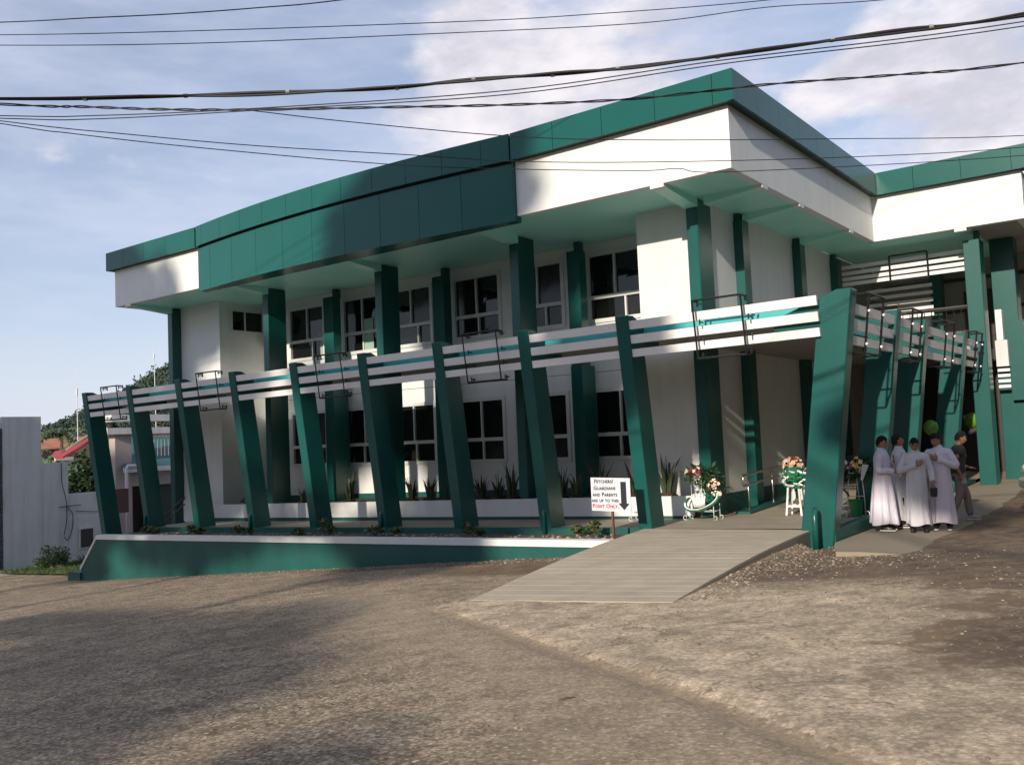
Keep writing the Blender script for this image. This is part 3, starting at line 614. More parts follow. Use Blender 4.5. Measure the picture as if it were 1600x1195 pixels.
# ------------------------------------------------------------------ rear wing of the hall
build('column', MB().box(-4.67, -4.27, 26.6, 27.2, -2.2, 4.76).box(-4.42, -4.30, 26.7, 26.95, 4.76, 5.0), 'green', B, bevel=.012)
build('column', MB().box(-4.32, -3.72, 28.4, 29.1, -2.2, 5.0), 'green', B, bevel=.012)
build('column_casing', MB().box(-3.96, -3.60, 28.18, 28.39, .44, 2.65), 'green', B)
build('column', MB().box(-6.3, -6.0, 30.2, 30.7, -2.2, 5.0), 'green', B)
build('balcony_slab', MB().box(-8.28, -4.68, 27.25, 31.5, 1.72, 2.02), 'grey', B)
build('back_wall', MB().box(-16, 2.0, 31.5, 31.7, -2.2, 2.05), 'dark', B)  # dark colour stands in for the shaded void beyond the ground floor
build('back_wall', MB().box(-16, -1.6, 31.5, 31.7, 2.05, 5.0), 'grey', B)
for z0 in (2.55, 3.35, 4.35): build('wall_rail', MB().box(-8.0, -3.2, 31.42, 31.5, z0, z0+.10), 'dark', B)
build('back_wall', MB().box(-8.5, -8.3, 27.41, 31.5, -2.0, 5.0), 'grey', B)  # side wall carried on in grey, so the opening behind the louvres looks dark
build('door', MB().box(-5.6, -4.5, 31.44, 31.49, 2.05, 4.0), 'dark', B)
build('bulletin_board', MB().box(-7.6, -6.6, 31.44, 31.49, 3.0, 3.9), 'white', B)
for z0 in (4.56, 4.38, 4.21, 4.06):
    build('louvre_slat', MB().box(-8.1, -4.68, 27.30, 27.38, z0, z0+.10), 'slat', B)
m = MB()
for a, b_ in (((-6.72, 27.2, 4.74), (-5.7, 27.2, 4.74)), ((-5.7, 27.2, 4.74), (-5.7, 27.2, 3.98)), ((-5.7, 27.2, 3.98), (-6.72, 27.2, 3.98)), ((-6.72, 27.2, 3.98), (-6.72, 27.2, 4.74))): m.tube([a, b_], .025, 4)
build('louvre_frame', m, 'black', B)
for k in range(5): build('louvre_slat', MB().box(-7.9, -6.0, 29.0, 29.06, 3.1+.22*k, 3.2+.22*k), 'slat', B)
m = MB(); m.tube([(-6.9, 27.3, 3.03), (-4.68, 27.3, 3.03)], .03, 6)
for k in range(12): m.tube([(-6.85+.19*k, 27.3, 2.0), (-6.85+.19*k, 27.3, 3.03)], .012, 4)
build('balcony_railing', m, 'darkrail', B)
build('balcony_handrail', MB().tube([(-7.0, 27.26, 3.08), (-4.68, 27.26, 3.08)], .025, 6), 'steel', B)
build('white_pier', MB().box(-4.22, -4.06, 27.9, 28.2, 2.105, 2.95), 'white', B)
build('spandrel_wall', MB().box(-4.27, -3.97, 27.9, 28.15, 1.38, 2.10), 'oldwhite', B)
build('spandrel_wall', MB().box(-3.58, -1.4, 28.7, 28.85, 1.25, 1.85), 'oldwhite', B)
build('parapet', MB().box(-7.2, -6.6, 27.6, 27.8, 2.6, 2.95), 'white', B)
for k in range(4): build('louvre_slat', MB().box(-4.27, -3.97, 28.0, 28.06, 1.24-.15*k, 1.32-.15*k), 'slat', B)
for k in range(4): build('louvre_slat', MB().box(-3.58, -1.4, 28.75, 28.81, 1.08-.17*k, 1.17-.17*k), 'slat', B)
for z0 in (3.2, 4.1): build('wall_rail', MB().box(-3.6, -1.6, 31.40, 31.48, z0, z0+.12), 'pink', B)
# ================================================================== PERGOLA WALK
PG = root('pergola', (-17.0, 15.4, -2.0), 'row of leaning green posts carrying white slats along the front and side walk', 'pergola')
def post_profile(z_base, z_top, depth=.55, wing=1.25):
    """(outward offset from top front edge inwards u, z)"""
    def front(z): return .131*(z_top-z)
    def backu(z): return .60 + .147*(z_top-.8-z) if z < z_top-.8 else .60
    zb = z_base
    return [(0, z_top), (.24, z_top+.005), (wing, z_top-.40), (wing, z_top-.60), (backu(z_top-.66)+.02, z_top-.66), (backu(zb), zb), (front(zb), zb)]
PX = [-29.0, -26.34, -23.70, -21.10, -18.53, -16.0, -13.57, -11.17, -8.80]
PW = .28
for i, x in enumerate(PX):
    zb = -3.6 if i == 0 else zf(x, 15.6)-.35
    pr = post_profile(zb, zt(x))
    m = MB().prism(pr, lambda u, w, t: (t, 15.05+u, w), x, x+PW)
    build('leaning_post', m, 'green', PG, bevel=.012)
SX = -4.40                                # top outer line of the side posts
SIDEP = [(15.27, .34), (18.2, .30), (20.5, .30), (24.6, .32)]
for y, w in SIDEP:
    zb = -2.15 if y < 16 else -2.1
    z_top = 2.24 if y < 16 else 2.13
    pr = post_profile(zb, z_top, wing=1.35)
    m = MB().prism(pr, lambda u, w_, t: (SX-u, t, w_), y, y+w)
    build('leaning_post', m, 'green', PG, bevel=.012)
# slats follow the lean of the posts
OFF = [(.115, .275), (.385, .545), (.655, .80)]
def slat_front(xa, xb, i):
    o0, o1 = OFF[i]; q = []
    for x in (xa, xb):
        z0, z1 = zt(x)-o1, zt(x)-o0; y0, y1 = 15.05+.131*o1+.035, 15.05+.131*o0+.035
        q.append(((x, y0, z0), (x, y0+.07, z0), (x, y1, z1), (x, y1+.07, z1)))
    a, b_ = q
    return MB().hexa([a[0], b_[0], b_[1], a[1], a[2], b_[2], b_[3], a[3]])
ends = PX[1:]+[-4.93]
for x, e in zip(PX, ends):
    for i in range(3): build('slat', slat_front(x+PW-.01, e+(.01 if e != -4.93 else 0), i), 'slat', PG)
def slat_side(ya, yb, i, z_top=2.13):
    o0, o1 = OFF[i]; z0, z1 = z_top-o1, z_top-o0; x0, x1 = SX-.131*o1-.04, SX-.131*o0-.04
    return MB().hexa([(x0, ya, z0), (x0, yb, z0), (x0-.07, yb, z0), (x0-.07, ya, z0), (x1, ya, z1), (x1, yb, z1), (x1-.07, yb, z1), (x1-.07, ya, z1)])
sy = [(15.27+.33, 18.21), (18.49, 20.51), (20.79, 24.61), (24.91, 26.9)]
for a, b_ in sy:
    for i in range(3): build('slat', slat_side(a, b_, i), 'slat', PG)
# canopy slab and its aqua edge beam, segment by segment between posts
for x, e in zip(PX, PX[1:]+[-5.2]):
    xa_, xb_ = x+PW+.0, e
    za, zb2 = zt(xa_), zt(xb_)
    build('edge_beam', MB().hexa([(xa_, 15.68, za-.47), (xb_, 15.68, zb2-.47), (xb_, 15.93, zb2-.47), (xa_, 15.93, za-.47), (xa_, 15.68, za-.19), (xb_, 15.68, zb2-.19), (xb_, 15.93, zb2-.19), (xa_, 15.93, za-.19)]), 'aqua', PG)
cs = MB()
cs.hexa([(-28.8, 15.93, 1.60), (-8.3, 15.93, 1.79), (-8.3, 17.78, 1.79), (-28.8, 17.78, 1.60), (-28.8, 15.93, 1.80), (-8.3, 15.93, 1.99), (-8.3, 17.78, 1.99), (-28.8, 17.78, 1.80)])
cs.hexa([(-8.3, 15.93, 1.79), (-5.2, 15.93, 1.80), (-5.2, 26.9, 1.70), (-8.28, 26.9, 1.70), (-8.3, 15.93, 1.99), (-5.2, 15.93, 2.0), (-5.2, 26.9, 1.90), (-8.28, 26.9, 1.90)])
build('canopy_slab', cs, 'grey', PG)
build('edge_beam', MB().hexa([(-5.2, 15.4, 1.68), (-4.98, 15.4, 1.68), (-4.98, 26.6, 1.60), (-5.2, 26.6, 1.60), (-5.2, 15.4, 1.98), (-4.98, 15.4, 1.98), (-4.98, 26.6, 1.90), (-5.2, 26.6, 1.90)]), 'aqua', PG)
# low green kerb joining the feet
kb = MB()
kx = list(np.linspace(-26.1, -8.72, 12))
for a, b_ in zip(kx[:-1], kx[1:]):
    kb.hexa([(a, 15.60, zf(a, 15.6)-.4), (b_, 15.60, zf(b_, 15.6)-.4), (b_, 15.78, zf(b_, 15.6)-.4), (a, 15.78, zf(a, 15.6)-.4), (a, 15.60, zf(a, 15.6)+.012), (b_, 15.60, zf(b_, 15.6)+.012), (b_, 15.78, zf(b_, 15.6)+.012), (a, 15.78, zf(a, 15.6)+.012)])
build('kerb', kb, 'greenwall', PG)
kb = MB(); ky = [15.34, 18, 20.5, 24.5, 27.5]
for a, b_ in zip(ky[:-1], ky[1:]):
    kb.hexa([(-5.12, a, -2.2), (-4.93, a, -2.2), (-4.93, b_, -2.2), (-5.12, b_, -2.2), (-5.12, a, zf(-5, a)+.02), (-4.93, a, zf(-5, a)+.02), (-4.93, b_, zf(-5, b_)+.02), (-5.12, b_, zf(-5, b_)+.02)])
build('kerb', kb, 'greenwall', PG)
# rainwater stubs at every other foot
for x in (PX[1], PX[3], PX[5], PX[7]):
    z = zf(x, 15.6); build('drain_stub', MB().tube([(x+.14, 15.66, z+.42), (x+.14, 15.58, z+.40), (x+.14, 15.55, z+.33), (x+.14, 15.55, z-.2)], .045, 8), 'green', PG, smooth=True)
build('drain_stub', MB().tube([(-5.16, 15.1, -1.42), (-5.13, 14.99, -1.44), (-5.13, 14.95, -1.52), (-5.13, 14.95, -2.05)], .05, 8), 'green', PG, smooth=True)
# black tube frames hung on alternate bays
def frame_front(x0, x1):
    zt_ = zt((x0+x1)/2); m = MB(); r = .020
    def pt(x, o, out=.0): return (x, 15.05+.131*o-.13-out, zt_-o)
    for x in (x0, x1): m.tube([pt(x, -.06), pt(x, .98)], r, 4)
    for o in (-.06, .98): m.tube([pt(x0, o), pt(x1, o)], r, 4)
    for x in (x0, x1):
        for o in (.0, .33, .62, .92):
            p = pt(x+.10, o); m.tube([p, (p[0], p[1]+.16, p[2])], .014, 4); m.tube([(p[0], p[1]+.02, p[2]-.05), (p[0], p[1]+.02, p[2]+.05)], .014, 4)
        a = pt(x, -.06); m.tube([a, (a[0], a[1]+.22, a[2])], r, 4); m.tube([(a[0], a[1]+.22, a[2]), (a[0], a[1]+.22, a[2]-.09)], r, 4)
        a = pt(x, .98); m.tube([a, (a[0], a[1]+.20, a[2])], r, 4); m.tube([(a[0], a[1]+.20, a[2]), (a[0], a[1]+.20, a[2]+.10)], r, 4)
    return build('hanging_frame', m, 'black', PG)
for x0 in (-27.54, -22.40, -17.36, -12.54, -7.10): frame_front(x0, x0+.92)
def frame_side(y0, y1, z_top=2.13):
    m = MB(); r = .020
    def pt(y, o): return (SX-.131*o+.12, y, z_top-o)
    for y in (y0, y1): m.tube([pt(y, -.06), pt(y, .95)], r, 4)
    for o in (-.06, .95): m.tube([pt(y0, o), pt(y1, o)], r, 4)
    for y in (y0, y1):
        for o in (-.06, .95):
            a = pt(y, o); m.tube([a, (a[0]-.30, a[1], a[2])], r, 4)
    f = build('hanging_frame', m, 'black', PG)
    for y in (y0, y1):
        for o in (.24, .80):
            p = pt(y, o); build('end_cap', MB().ell((p[0]+.02, p[1], p[2]), (.026, .026, .026), 8, 5), 'cap', f, smooth=True)
for a, b_ in ((15.85, 16.75), (18.85, 19.6), (21.9, 22.7), (25.35, 26.1)): frame_side(a, b_)
# ================================================================== RETAINING WALL AND BED
RW = root('retaining_wall', (-17, 14.2, -3.2), 'low green retaining wall with white coping holding the planting bed in front of the hall', 'wall')
XL, XR = -26.57, -8.45
m = MB()
xs_ = list(np.linspace(XL, XR, 14))
for a, b_ in zip(xs_[:-1], xs_[1:]):
    m.hexa([(a, 14.22, -4.2), (b_, 14.22, -4.2), (b_, 14.42, -4.2), (a, 14.42, -4.2), (a, 14.22, zcap(a)-.13), (b_, 14.22, zcap(b_)-.13), (b_, 14.42, zcap(b_)-.13), (a, 14.42, zcap(a)-.13)])
zc = zcap(XL)
m.add([(XL, 14.22, zc-.13), (XL, 14.22, -4.3), (XL-.95, 14.22, -4.3), (XL-.95, 14.22, zc-1.08), (XL, 14.42, zc-.13), (XL, 14.42, -4.3), (XL-.95, 14.42, -4.3), (XL-.95, 14.42, zc-1.08)],
      [(0, 3, 2, 1), (4, 5, 6, 7), (0, 4, 7, 3), (2, 3, 7, 6), (1, 2, 6, 5)])
m.box(XL, XL+.18, 14.42, 17.5, -4.2, zc-.13)
build('wall_body', m, 'greenwall', RW)
m = MB()
m.hexa([(XL-.02, 14.19, zc-.13), (XR, 14.19, zcap(XR)-.13), (XR, 14.45, zcap(XR)-.13), (XL-.02, 14.45, zc-.13), (XL-.02, 14.19, zc), (XR, 14.19, zcap(XR)), (XR, 14.45, zcap(XR)), (XL-.02, 14.45, zc)])
m.hexa([(XL-.98, 14.19, zc-1.10), (XL-.02, 14.19, zc-.10), (XL-.02, 14.45, zc-.10), (XL-.98, 14.45, zc-1.10), (XL-1.02, 14.19, zc-1.04), (XL-.03, 14.19, zc-.02), (XL-.03, 14.45, zc-.02), (XL-1.02, 14.45, zc-1.04)])
build('coping', m, 'white', RW)
build('step', MB().box(XL-1.7, XL-.95, 14.16, 15.6, -4.3, -3.56), 'greenwall', RW)
bed = MB(); bed.grid(list(np.linspace(XL+.18, -8.72, 150)), list(np.linspace(14.44, 15.60, 9)), lambda x, y: zbed(x)+.03*mnoise.noise(Vector((x*3, y*3, 1)))+.02*mnoise.noise(Vector((x*9, y*9, 1))))
b_ = build('planting_bed', bed, 'soil', smooth=True); b_['kind'] = 'structure'
stones()
# left stair beside the corridor
ST = root('entrance_steps', (-28, 17.5, -3.2), 'concrete steps going down at the far left end of the walk', 'steps')
for k in range(7):
    z = -2.36-.19*k; build('tread', MB().box(-26.6-.34*(k+1), -26.6-.34*k, 16.2, 19.2, -4.2, z), 'floor', ST)
build('landing_wall', MB().box(-26.9, -25.75, 17.35, 17.5, -2.3, -1.62), 'white', ST)
def rail(name, pts_top, gap, posts, mt, label, r=.024):
    o = root(name, pts_top[0], label, 'handrail')
    pt = [Vector(p) for p in pts_top]; lo = [p-Vector((0, 0, gap)) for p in pt]
    d0 = (pt[0]-pt[1]).normalized()
    loop = [lo[0]+(lo[1]-lo[0])*0, lo[0]+d0*.10, pt[0]+d0*.10, pt[0]]
    build('top_bar', MB().tube(pt, r, 8), mt, o, smooth=True); build('lower_bar', MB().tube(lo, r, 8), mt, o, smooth=True)
    e0, e1 = lo[0], pt[0]; build('end_loop', MB().tube([e0, e0+d0*.08, e0+d0*.11+Vector((0, 0, .03)), e1+d0*.11-Vector((0, 0, .03)), e1+d0*.08, e1], r, 8), mt, o, smooth=True)
    for (t, zb) in posts:
        p = pt[0].lerp(pt[-1], t); build('post', MB().tube([(p.x, p.y, zb), p], r, 8), mt, o, smooth=True)
        build('base_plate', MB().tube([(p.x, p.y, zb), (p.x, p.y, zb+.02)], .05, 10), mt, o, smooth=True)
    return o
rail('handrail', [(-7.9, 18.75, -1.03), (-7.9, 26.6, -.70)], .22, [(0.02, -1.80), (.20, -1.74), (.42, -1.66), (.64, -1.58), (.86, -1.5)], 'steel', 'stainless two-bar handrail rising along the side wall of the hall')
build('handrail_kerb', MB().hexa([(-8.05, 18.5, -2.0), (-7.72, 18.5, -2.0), (-7.72, 27.2, -2.0), (-8.05, 27.2, -2.0), (-8.05, 18.5, -1.80), (-7.72, 18.5, -1.80), (-7.72, 27.2, -1.47), (-8.05, 27.2, -1.47)]), 'greenwall', B)
rail('handrail', [(-28.9, 17.2, -2.72), (-26.6, 17.2, -1.50)], .22, [(.28, -3.6), (.75, -3.0)], 'darkrail', 'dark two-bar stair handrail beside the leftmost leaning post')
rail('handrail', [(-27.0, 18.9, -2.35), (-25.4, 18.9, -1.50)], .20, [(.3, -3.0), (.9, -2.4)], 'darkrail', 'short dark stair handrail in front of the low white landing wall')
rail('handrail', [(-25.6, 19.6, -1.45), (-24.9, 19.6, -1.42)], .2, [(.9, -2.3)], 'darkrail', 'short dark handrail stub with a rounded end by the white planter')
# ------------------------------------------------------------------ white planter with snake plants
PB = root('planter_box', (-17.3, 17.7, -2), 'long white planter trough with green base along the foot of the hall', 'planter')
def zp(x): return -1.40+.0218*(x+8.94)
m = MB(); g_ = MB(); s_ = MB()
px_ = list(np.linspace(-25.7, -8.62, 10))
for a, b_ in zip(px_[:-1], px_[1:]):
    za, zb_ = zp(a), zp(b_)
    m.hexa([(a, 17.58, za-.42), (b_, 17.58, zb_-.42), (b_, 17.70, zb_-.42), (a, 17.70, za-.42), (a, 17.58, za), (b_, 17.58, zb_), (b_, 17.70, zb_), (a, 17.70, za)])
    g_.hexa([(a, 17.60, za-.9), (b_, 17.60, zb_-.9), (b_, 17.70, zb_-.9), (a, 17.70, za-.9), (a, 17.60, za-.423), (b_, 17.60, zb_-.423), (b_, 17.70, zb_-.423), (a, 17.70, za-.423)])
    s_.hexa([(a, 17.70, za-.3), (b_, 17.70, zb_-.3), (b_, 20.1, zb_-.3), (a, 20.1, za-.3), (a, 17.70, za-.05), (b_, 17.70, zb_-.05), (b_, 20.1, zb_-.05), (a, 20.1, za-.05)])
build('trough_side', m, 'white', PB); build('trough_base', g_, 'greenwall', PB); build('potting_soil', s_, 'darksoil', PB)
m = MB()
for a, b_ in zip(px_[:-1], px_[1:]): m.hexa([(a, 20.06, zp(a)-.06), (b_, 20.06, zp(b_)-.06), (b_, 20.095, zp(b_)-.06), (a, 20.095, zp(a)-.06), (a, 20.06, zp(a)+.10), (b_, 20.06, zp(b_)+.10), (b_, 20.095, zp(b_)+.10), (a, 20.095, zp(a)+.10)])
build('wall_skirting', m, 'greenwall', PB)
SNAKE = [(-22.05, .50, 'leaves half hidden by the fifth post from the left'), (-20.07, .78, 'tall leaves in a terracotta pot before the sunlit wall'), (-17.49, .66, 'leaves fanning beside a dark column left of centre'), (-16.93, .62, 'leaves next to another under the shaded window'),
         (-16.20, .5, 'leaves in the deep shade behind the sixth post'), (-15.07, .55, 'squat leaves, first of three under the middle window'), (-14.50, .62, 'dense leaves, second of three under the middle window'), (-14.00, .95, 'one very tall leaf, last of three under the middle window'),
         (-12.45, .72, 'leaves close behind the post left of the sign'), (-12.05, .62, 'leaves by the dark column left of the sign'), (-11.44, .80, 'leaves rising just above the sign board'), (-10.49, .85, 'leaves right of the sign board'), (-9.62, .98, 'broad leaves beside the wreath stands')]
for k, (x, h, lab) in enumerate(SNAKE):
    rs = random.Random(100+k); x *= .975; y = 17.95+rs.uniform(-.05, .08); z0 = zp(x)-.16
    o = root('snake_plant', (x, y, z0), 'snake plant with upright '+lab, 'plant', 'snake plants in the white planter')
    m = MB()
    m.rings([[(x+r*math.cos(a), y+r*math.sin(a), z0+zz) for a in np.linspace(0, 2*math.pi, 12, endpoint=False)] for r, zz in ((.13, 0), (.17, .18), (.18, .18), (.18, .21), (.155, .21), (.15, .17))])
    build('pot', m, 'pot', o, smooth=False)
    m = MB()
    for j in range(17):
        a = rs.uniform(0, 6.28); r0 = rs.uniform(.01, .10); hh = h*rs.uniform(.45, 1.0)*(1.0 if j else 1.15); lean = rs.uniform(.05, .42)*hh*(1 if j else .2); w = rs.uniform(.024, .042); tw = rs.uniform(0, 3.14)
        c = Vector((x+r0*math.cos(a), y+r0*math.sin(a), z0+.16)); rr = []
        for q in range(6):
            t = q/5; cc = c+Vector((math.cos(a)*lean*t*t, math.sin(a)*lean*t*t, hh*t)); ww = w*(.7+1.2*t if t < .35 else 1.12)*(1-max(0, t-.55)/.45*.97)
            d = Vector((math.cos(tw+t*.5), math.sin(tw+t*.5), 0)); n_ = Vector((-d.y, d.x, 0))*.006
            rr.append([cc-d*ww, cc+n_, cc+d*ww, cc-n_])
        m.rings(rr)
    build('foliage', m, 'snake', o)
# low plants in the bed
def low_plant(x, y, z, h, r, seed, label, mt='lowplant', n=60, leaf=.05):
    rs = random.Random(seed); o = root('bed_plant', (x, y, z), label, 'plant', 'small plants in the front bed')
    st = MB(); lf = MB()
    for j in range(5):
        a = rs.uniform(0, 6.28); e = Vector((x+math.cos(a)*r*.6, y+math.sin(a)*r*.6, z+h*rs.uniform(.6, .95))); st.tube([(x, y, z-.03), ((x+e.x)/2, (y+e.y)/2, z+h*.55), e], .008, 4)
    for j in range(n):
        u = Vector((rs.gauss(0, 1), rs.gauss(0, 1), rs.gauss(0, 1))).normalized()*rs.random()**.4
        c = Vector((x+u.x*r, y+u.y*r, z+h*.62+u.z*h*.42)); d = Vector((rs.gauss(0, 1), rs.gauss(0, 1), rs.gauss(0, .6))).normalized(); s2 = d.cross(Vector((rs.gauss(0, 1), rs.gauss(0, 1), rs.gauss(0, 1)))).normalized(); L_ = leaf*rs.uniform(.7, 1.4)
        lf.add([c-d*L_, c+s2*L_*.5, c+d*L_, c-s2*L_*.5], [(0, 1, 2, 3)])
    build('stem', st, 'bark', o); build('foliage', lf, mt, o)
BP = [(-25.5, .22, .22), (-25.1, .16, .14), (-24.6, .17, .12), (-23.2, .26, .15), (-22.75, .2, .12), (-22.35, .18, .13), (-21.0, .22, .18), (-20.3, .16, .12), (-18.2, .16, .2), (-17.55, .42, .18), (-17.15, .22, .18), (-15.45, .24, .24), (-15.0, .2, .15), (-12.7, .30, .18), (-12.3, .18, .12), (-9.95, .26, .2), (-9.5, .34, .16)]
PLAB = ['at the far left end of the bed', 'second from the far left end of the bed', 'below the second post', 'below the third post', 'just right of the third post foot', 'between the third and fourth posts', 'at the foot of the fourth post', 'right of the fourth post', 'left of the fifth post', 'tallest of three at the fifth post', 'on the right of the tall one at the fifth post', 'at the sixth post', 'right of the sixth post', 'at the foot of the seventh post', 'right of the seventh post', 'left of the sign post with yellowish leaves', 'closest to the sign post']
for k, ((x, h, r), l) in enumerate(zip(BP, PLAB)): low_plant(x, 15.2-.25*((k*37) % 3)/2, zbed(x), h, r, 300+k, 'small leafy bed plant '+l, n=70)
# ------------------------------------------------------------------ notice sign
SG = root('notice_sign', (-8.92, 14.8, -2.0), 'white notice board on a rusty post telling parents where to stop', 'sign')
build('post', MB().box(-8.945, -8.905, 14.815, 14.855, -2.1, -.86), 'postred', SG)
tilt = -.02
def sgp(u, w, y=14.8): return (-8.93+u, y, -1.155+w+tilt*u)
m = MB(); hw, hh = .43, .315
m.hexa([sgp(-hw, -hh), sgp(hw, -hh), sgp(hw, -hh, 14.812), sgp(-hw, -hh, 14.812), sgp(-hw, hh), sgp(hw, hh), sgp(hw, hh, 14.812), sgp(-hw, hh, 14.812)])
build('board', m, 'board', SG)
def text(s, u, w, size, mt, bold=.012):
    cu = bpy.data.curves.new('lettering', 'FONT'); cu.body = s; cu.size = size; cu.align_x = 'CENTER'; cu.offset = bold*size; cu.extrude = .0008; cu.resolution_u = 2
    cu.space_character = 1.06
    big = True
    for i, ch in enumerate(s):
        cu.body_format[i].use_small_caps = ch.islower()
    o = bpy.data.objects.new('tmp', cu); COL.objects.link(o)
    bpy.context.view_layer.update()
    me = bpy.data.meshes.new_from_object(o.evaluated_get(bpy.context.evaluated_depsgraph_get())); bpy.data.objects.remove(o)
    me.name = 'lettering'; me.materials.clear(); me.materials.append(MT[mt])
    p = Vector(sgp(u, w, 14.7975))-BASE[SG.name]
    me.transform(Matrix.Translation(p) @ Matrix.Rotation(rad(90), 4, 'X'))
    o = bpy.data.objects.new('lettering', me); COL.objects.link(o); o.parent = SG
text('Fetchers/', -.14, .215, .105, 'ink', .03)
text('Guardians', -.13, .085, .105, 'ink', .03)
text('and Parents', -.125, -.035, .100, 'ink', .03)
text('are up to this', -.125, -.145, .098, 'ink', .03)
text('Point Only.', -.12, -.255, .108, 'redink', .03)
ar = [(.225, .245), (.345, .245), (.345, -.16), (.405, -.16), (.285, -.285), (.165, -.16), (.225, -.16)]
build('arrow', MB().prism(ar, lambda u, w, t: sgp(u, w, t), 14.7965, 14.7995), 'ink', SG)
# ================================================================== FLOWER STANDS
def blossoms(mb, c, r, n, seed, mats, size=.035):
    rs = random.Random(seed)
    for k in range(n):
        u = Vector((rs.gauss(0, 1), rs.gauss(0, 1), rs.gauss(0, 1))).normalized()*rs.random()**.33
        p = Vector(c)+Vector((u.x*r[0], u.y*r[1], u.z*r[2])); m_ = rs.choice(mats); s_ = size*rs.uniform(.7, 1.3)
        ax = (u+Vector((0, -.6, .4))).normalized(); t = ax.cross(Vector((0, 0, 1)) if abs(ax.z) < .9 else Vector((1, 0, 0))).normalized(); b2 = ax.cross(t)
        for q in range(5):
            a = q*1.2566+rs.random(); d = t*math.cos(a)+b2*math.sin(a); w = ax.cross(d)
            mb.add([p, p+d*s_*.6+w*s_*.42+ax*s_*.25, p+d*s_*1.1+ax*s_*.15, p+d*s_*.6-w*s_*.42+ax*s_*.25], [(0, 1, 2, 3)], m_)
        mb.ell(p+ax*s_*.15, (s_*.28,)*3, 5, 3, m_)
def leaves(mb, c, r, n, seed, L_=.07, m_=0):
    rs = random.Random(seed)
    for k in range(n):
        u = Vector((rs.gauss(0, 1), rs.gauss(0, 1), rs.gauss(0, 1))).normalized()
        p = Vector(c)+Vector((u.x*r[0], u.y*r[1], u.z*r[2]))*rs.random()**.5; d = (u+Vector((rs.gauss(0, .4), rs.gauss(0, .4), rs.gauss(0, .4)))).normalized(); w = d.cross(Vector((rs.gauss(0, 1), rs.gauss(0, 1), rs.gauss(0, 1)))).normalized()
        l = L_*rs.uniform(.6, 1.4); mb.add([p, p+d*l*.5+w*l*.22, p+d*l, p+d*l*.5-w*l*.22], [(0, 1, 2, 3)], m_)
def scroll(mb, p, d, r=.045, th=.007):
    p = Vector(p); d = Vector(d).normalized(); pts = []
    for k in range(13):
        a = -math.pi/2+k/12*1.6*math.pi; rr = r*(1-.35*k/12); pts.append(p+d*(math.cos(a)*rr+r*.6)+Vector((0, 0, r+math.sin(a)*rr)))
    mb.tube([p-d*r*.4]+pts, th, 5)
def wire_stand(o, c, w, h, depth=.30, ang=0.0):
    x, y, z = c; m = MB(); ca, sa = math.cos(ang), math.sin(ang)
    def P(u, v, q): return (x+u*ca-v*sa, y+u*sa+v*ca, z+q)
    for sx in (-1, 1):
        for sy_ in (-1, 1):
            m.tube([P(sx*w/2, sy_*depth/2, .05), P(sx*w/2, sy_*depth/2, .32)], .008, 5); scroll(m, P(sx*w/2, sy_*depth/2, .004), (sx*ca, sx*sa, 0))
        m.tube([P(sx*w/2, -depth/2, .18), P(sx*w/2, depth/2, .18)], .007, 5)
    for sy_ in (-1, 1): m.tube([P(-w/2, sy_*depth/2, .18), P(w/2, sy_*depth/2, .18)], .008, 5)
    m.tube([P(0, 0, .18), P(-.03, .05, h)], .009, 5); m.tube([P(-w/2, depth/2, .18), P(-w/2, depth/2, h*.75), P(-.03, .05, h*.78)], .007, 5)
    for k in (-1, 1): m.tube([P(k*.06, 0, .18), P(k*.06, 0, h*.62), P(k*.04, -.03, h*.66)], .007, 5)
    build('wire_frame', m, 'wire', o, smooth=True); return P
S1 = root('wreath_stand', (-8.3, 17.42, zf(-8.3, 17.4)), 'white wire flower stand with a tilted ribbon-wrapped ring at the corner column', 'flower stand')
zf0 = zf(-8.3, 17.4)
P = wire_stand(S1, (-8.3, 17.42, zf0), .62, .95)
def ring_band(o, c, rx, rz, tilt, up, w, m_, name, a0=0.0, a1=6.2832, rr=1.0):
    m = MB(); q = []
    for k in range(33):
        a = a0+(a1-a0)*k/32; px = math.cos(a)*rx*rr; pz = math.sin(a)*rz*rr; py = math.sin(a)*tilt
        ct, st = math.cos(up), math.sin(up); X = px*ct-pz*st; Zz = px*st+pz*ct
        n_ = Vector((math.cos(a), 0, math.sin(a))); n2 = Vector((n_.x*ct-n_.z*st, 0, n_.x*st+n_.z*ct))
        b = Vector((c[0]+X, c[1]+py, c[2]+Zz)); q.append([b+Vector((0, -w/2, 0))-n2*.004, b+Vector((0, -w/2, 0))+n2*.014, b+Vector((0, w/2, 0))+n2*.014, b+Vector((0, w/2, 0))-n2*.004])
    m.rings(q, cap=True); return build(name, m, m_, o, smooth=True)
rc_ = (-8.26, 17.30, zf0+.42)
ring_band(S1, rc_, .38, .17, .10, .28, .11, 'ribbonw', 'ribbon_ring', 2.9, 6.5)
ring_band(S1, (rc_[0], rc_[1]+.03, rc_[2]-.015), .40, .19, .10, .28, .13, 'ribbong', 'ribbon_ring', 2.4, 6.3)
m = MB(); rs = random.Random(4)
for k in range(24):
    u = -.20+.30*k/23; m.tube([(rc_[0]+u, rc_[1]-.02+rs.uniform(-.04, .04), rc_[2]+.13+.06*u), (rc_[0]+u*.9, rc_[1]-.05, rc_[2]-.02), (rc_[0]+u*.8, rc_[1]-.03, rc_[2]-.15+.25*max(u, -.05))], .007, 5)
build('white_drape', m, 'ribbonw', S1, smooth=True)
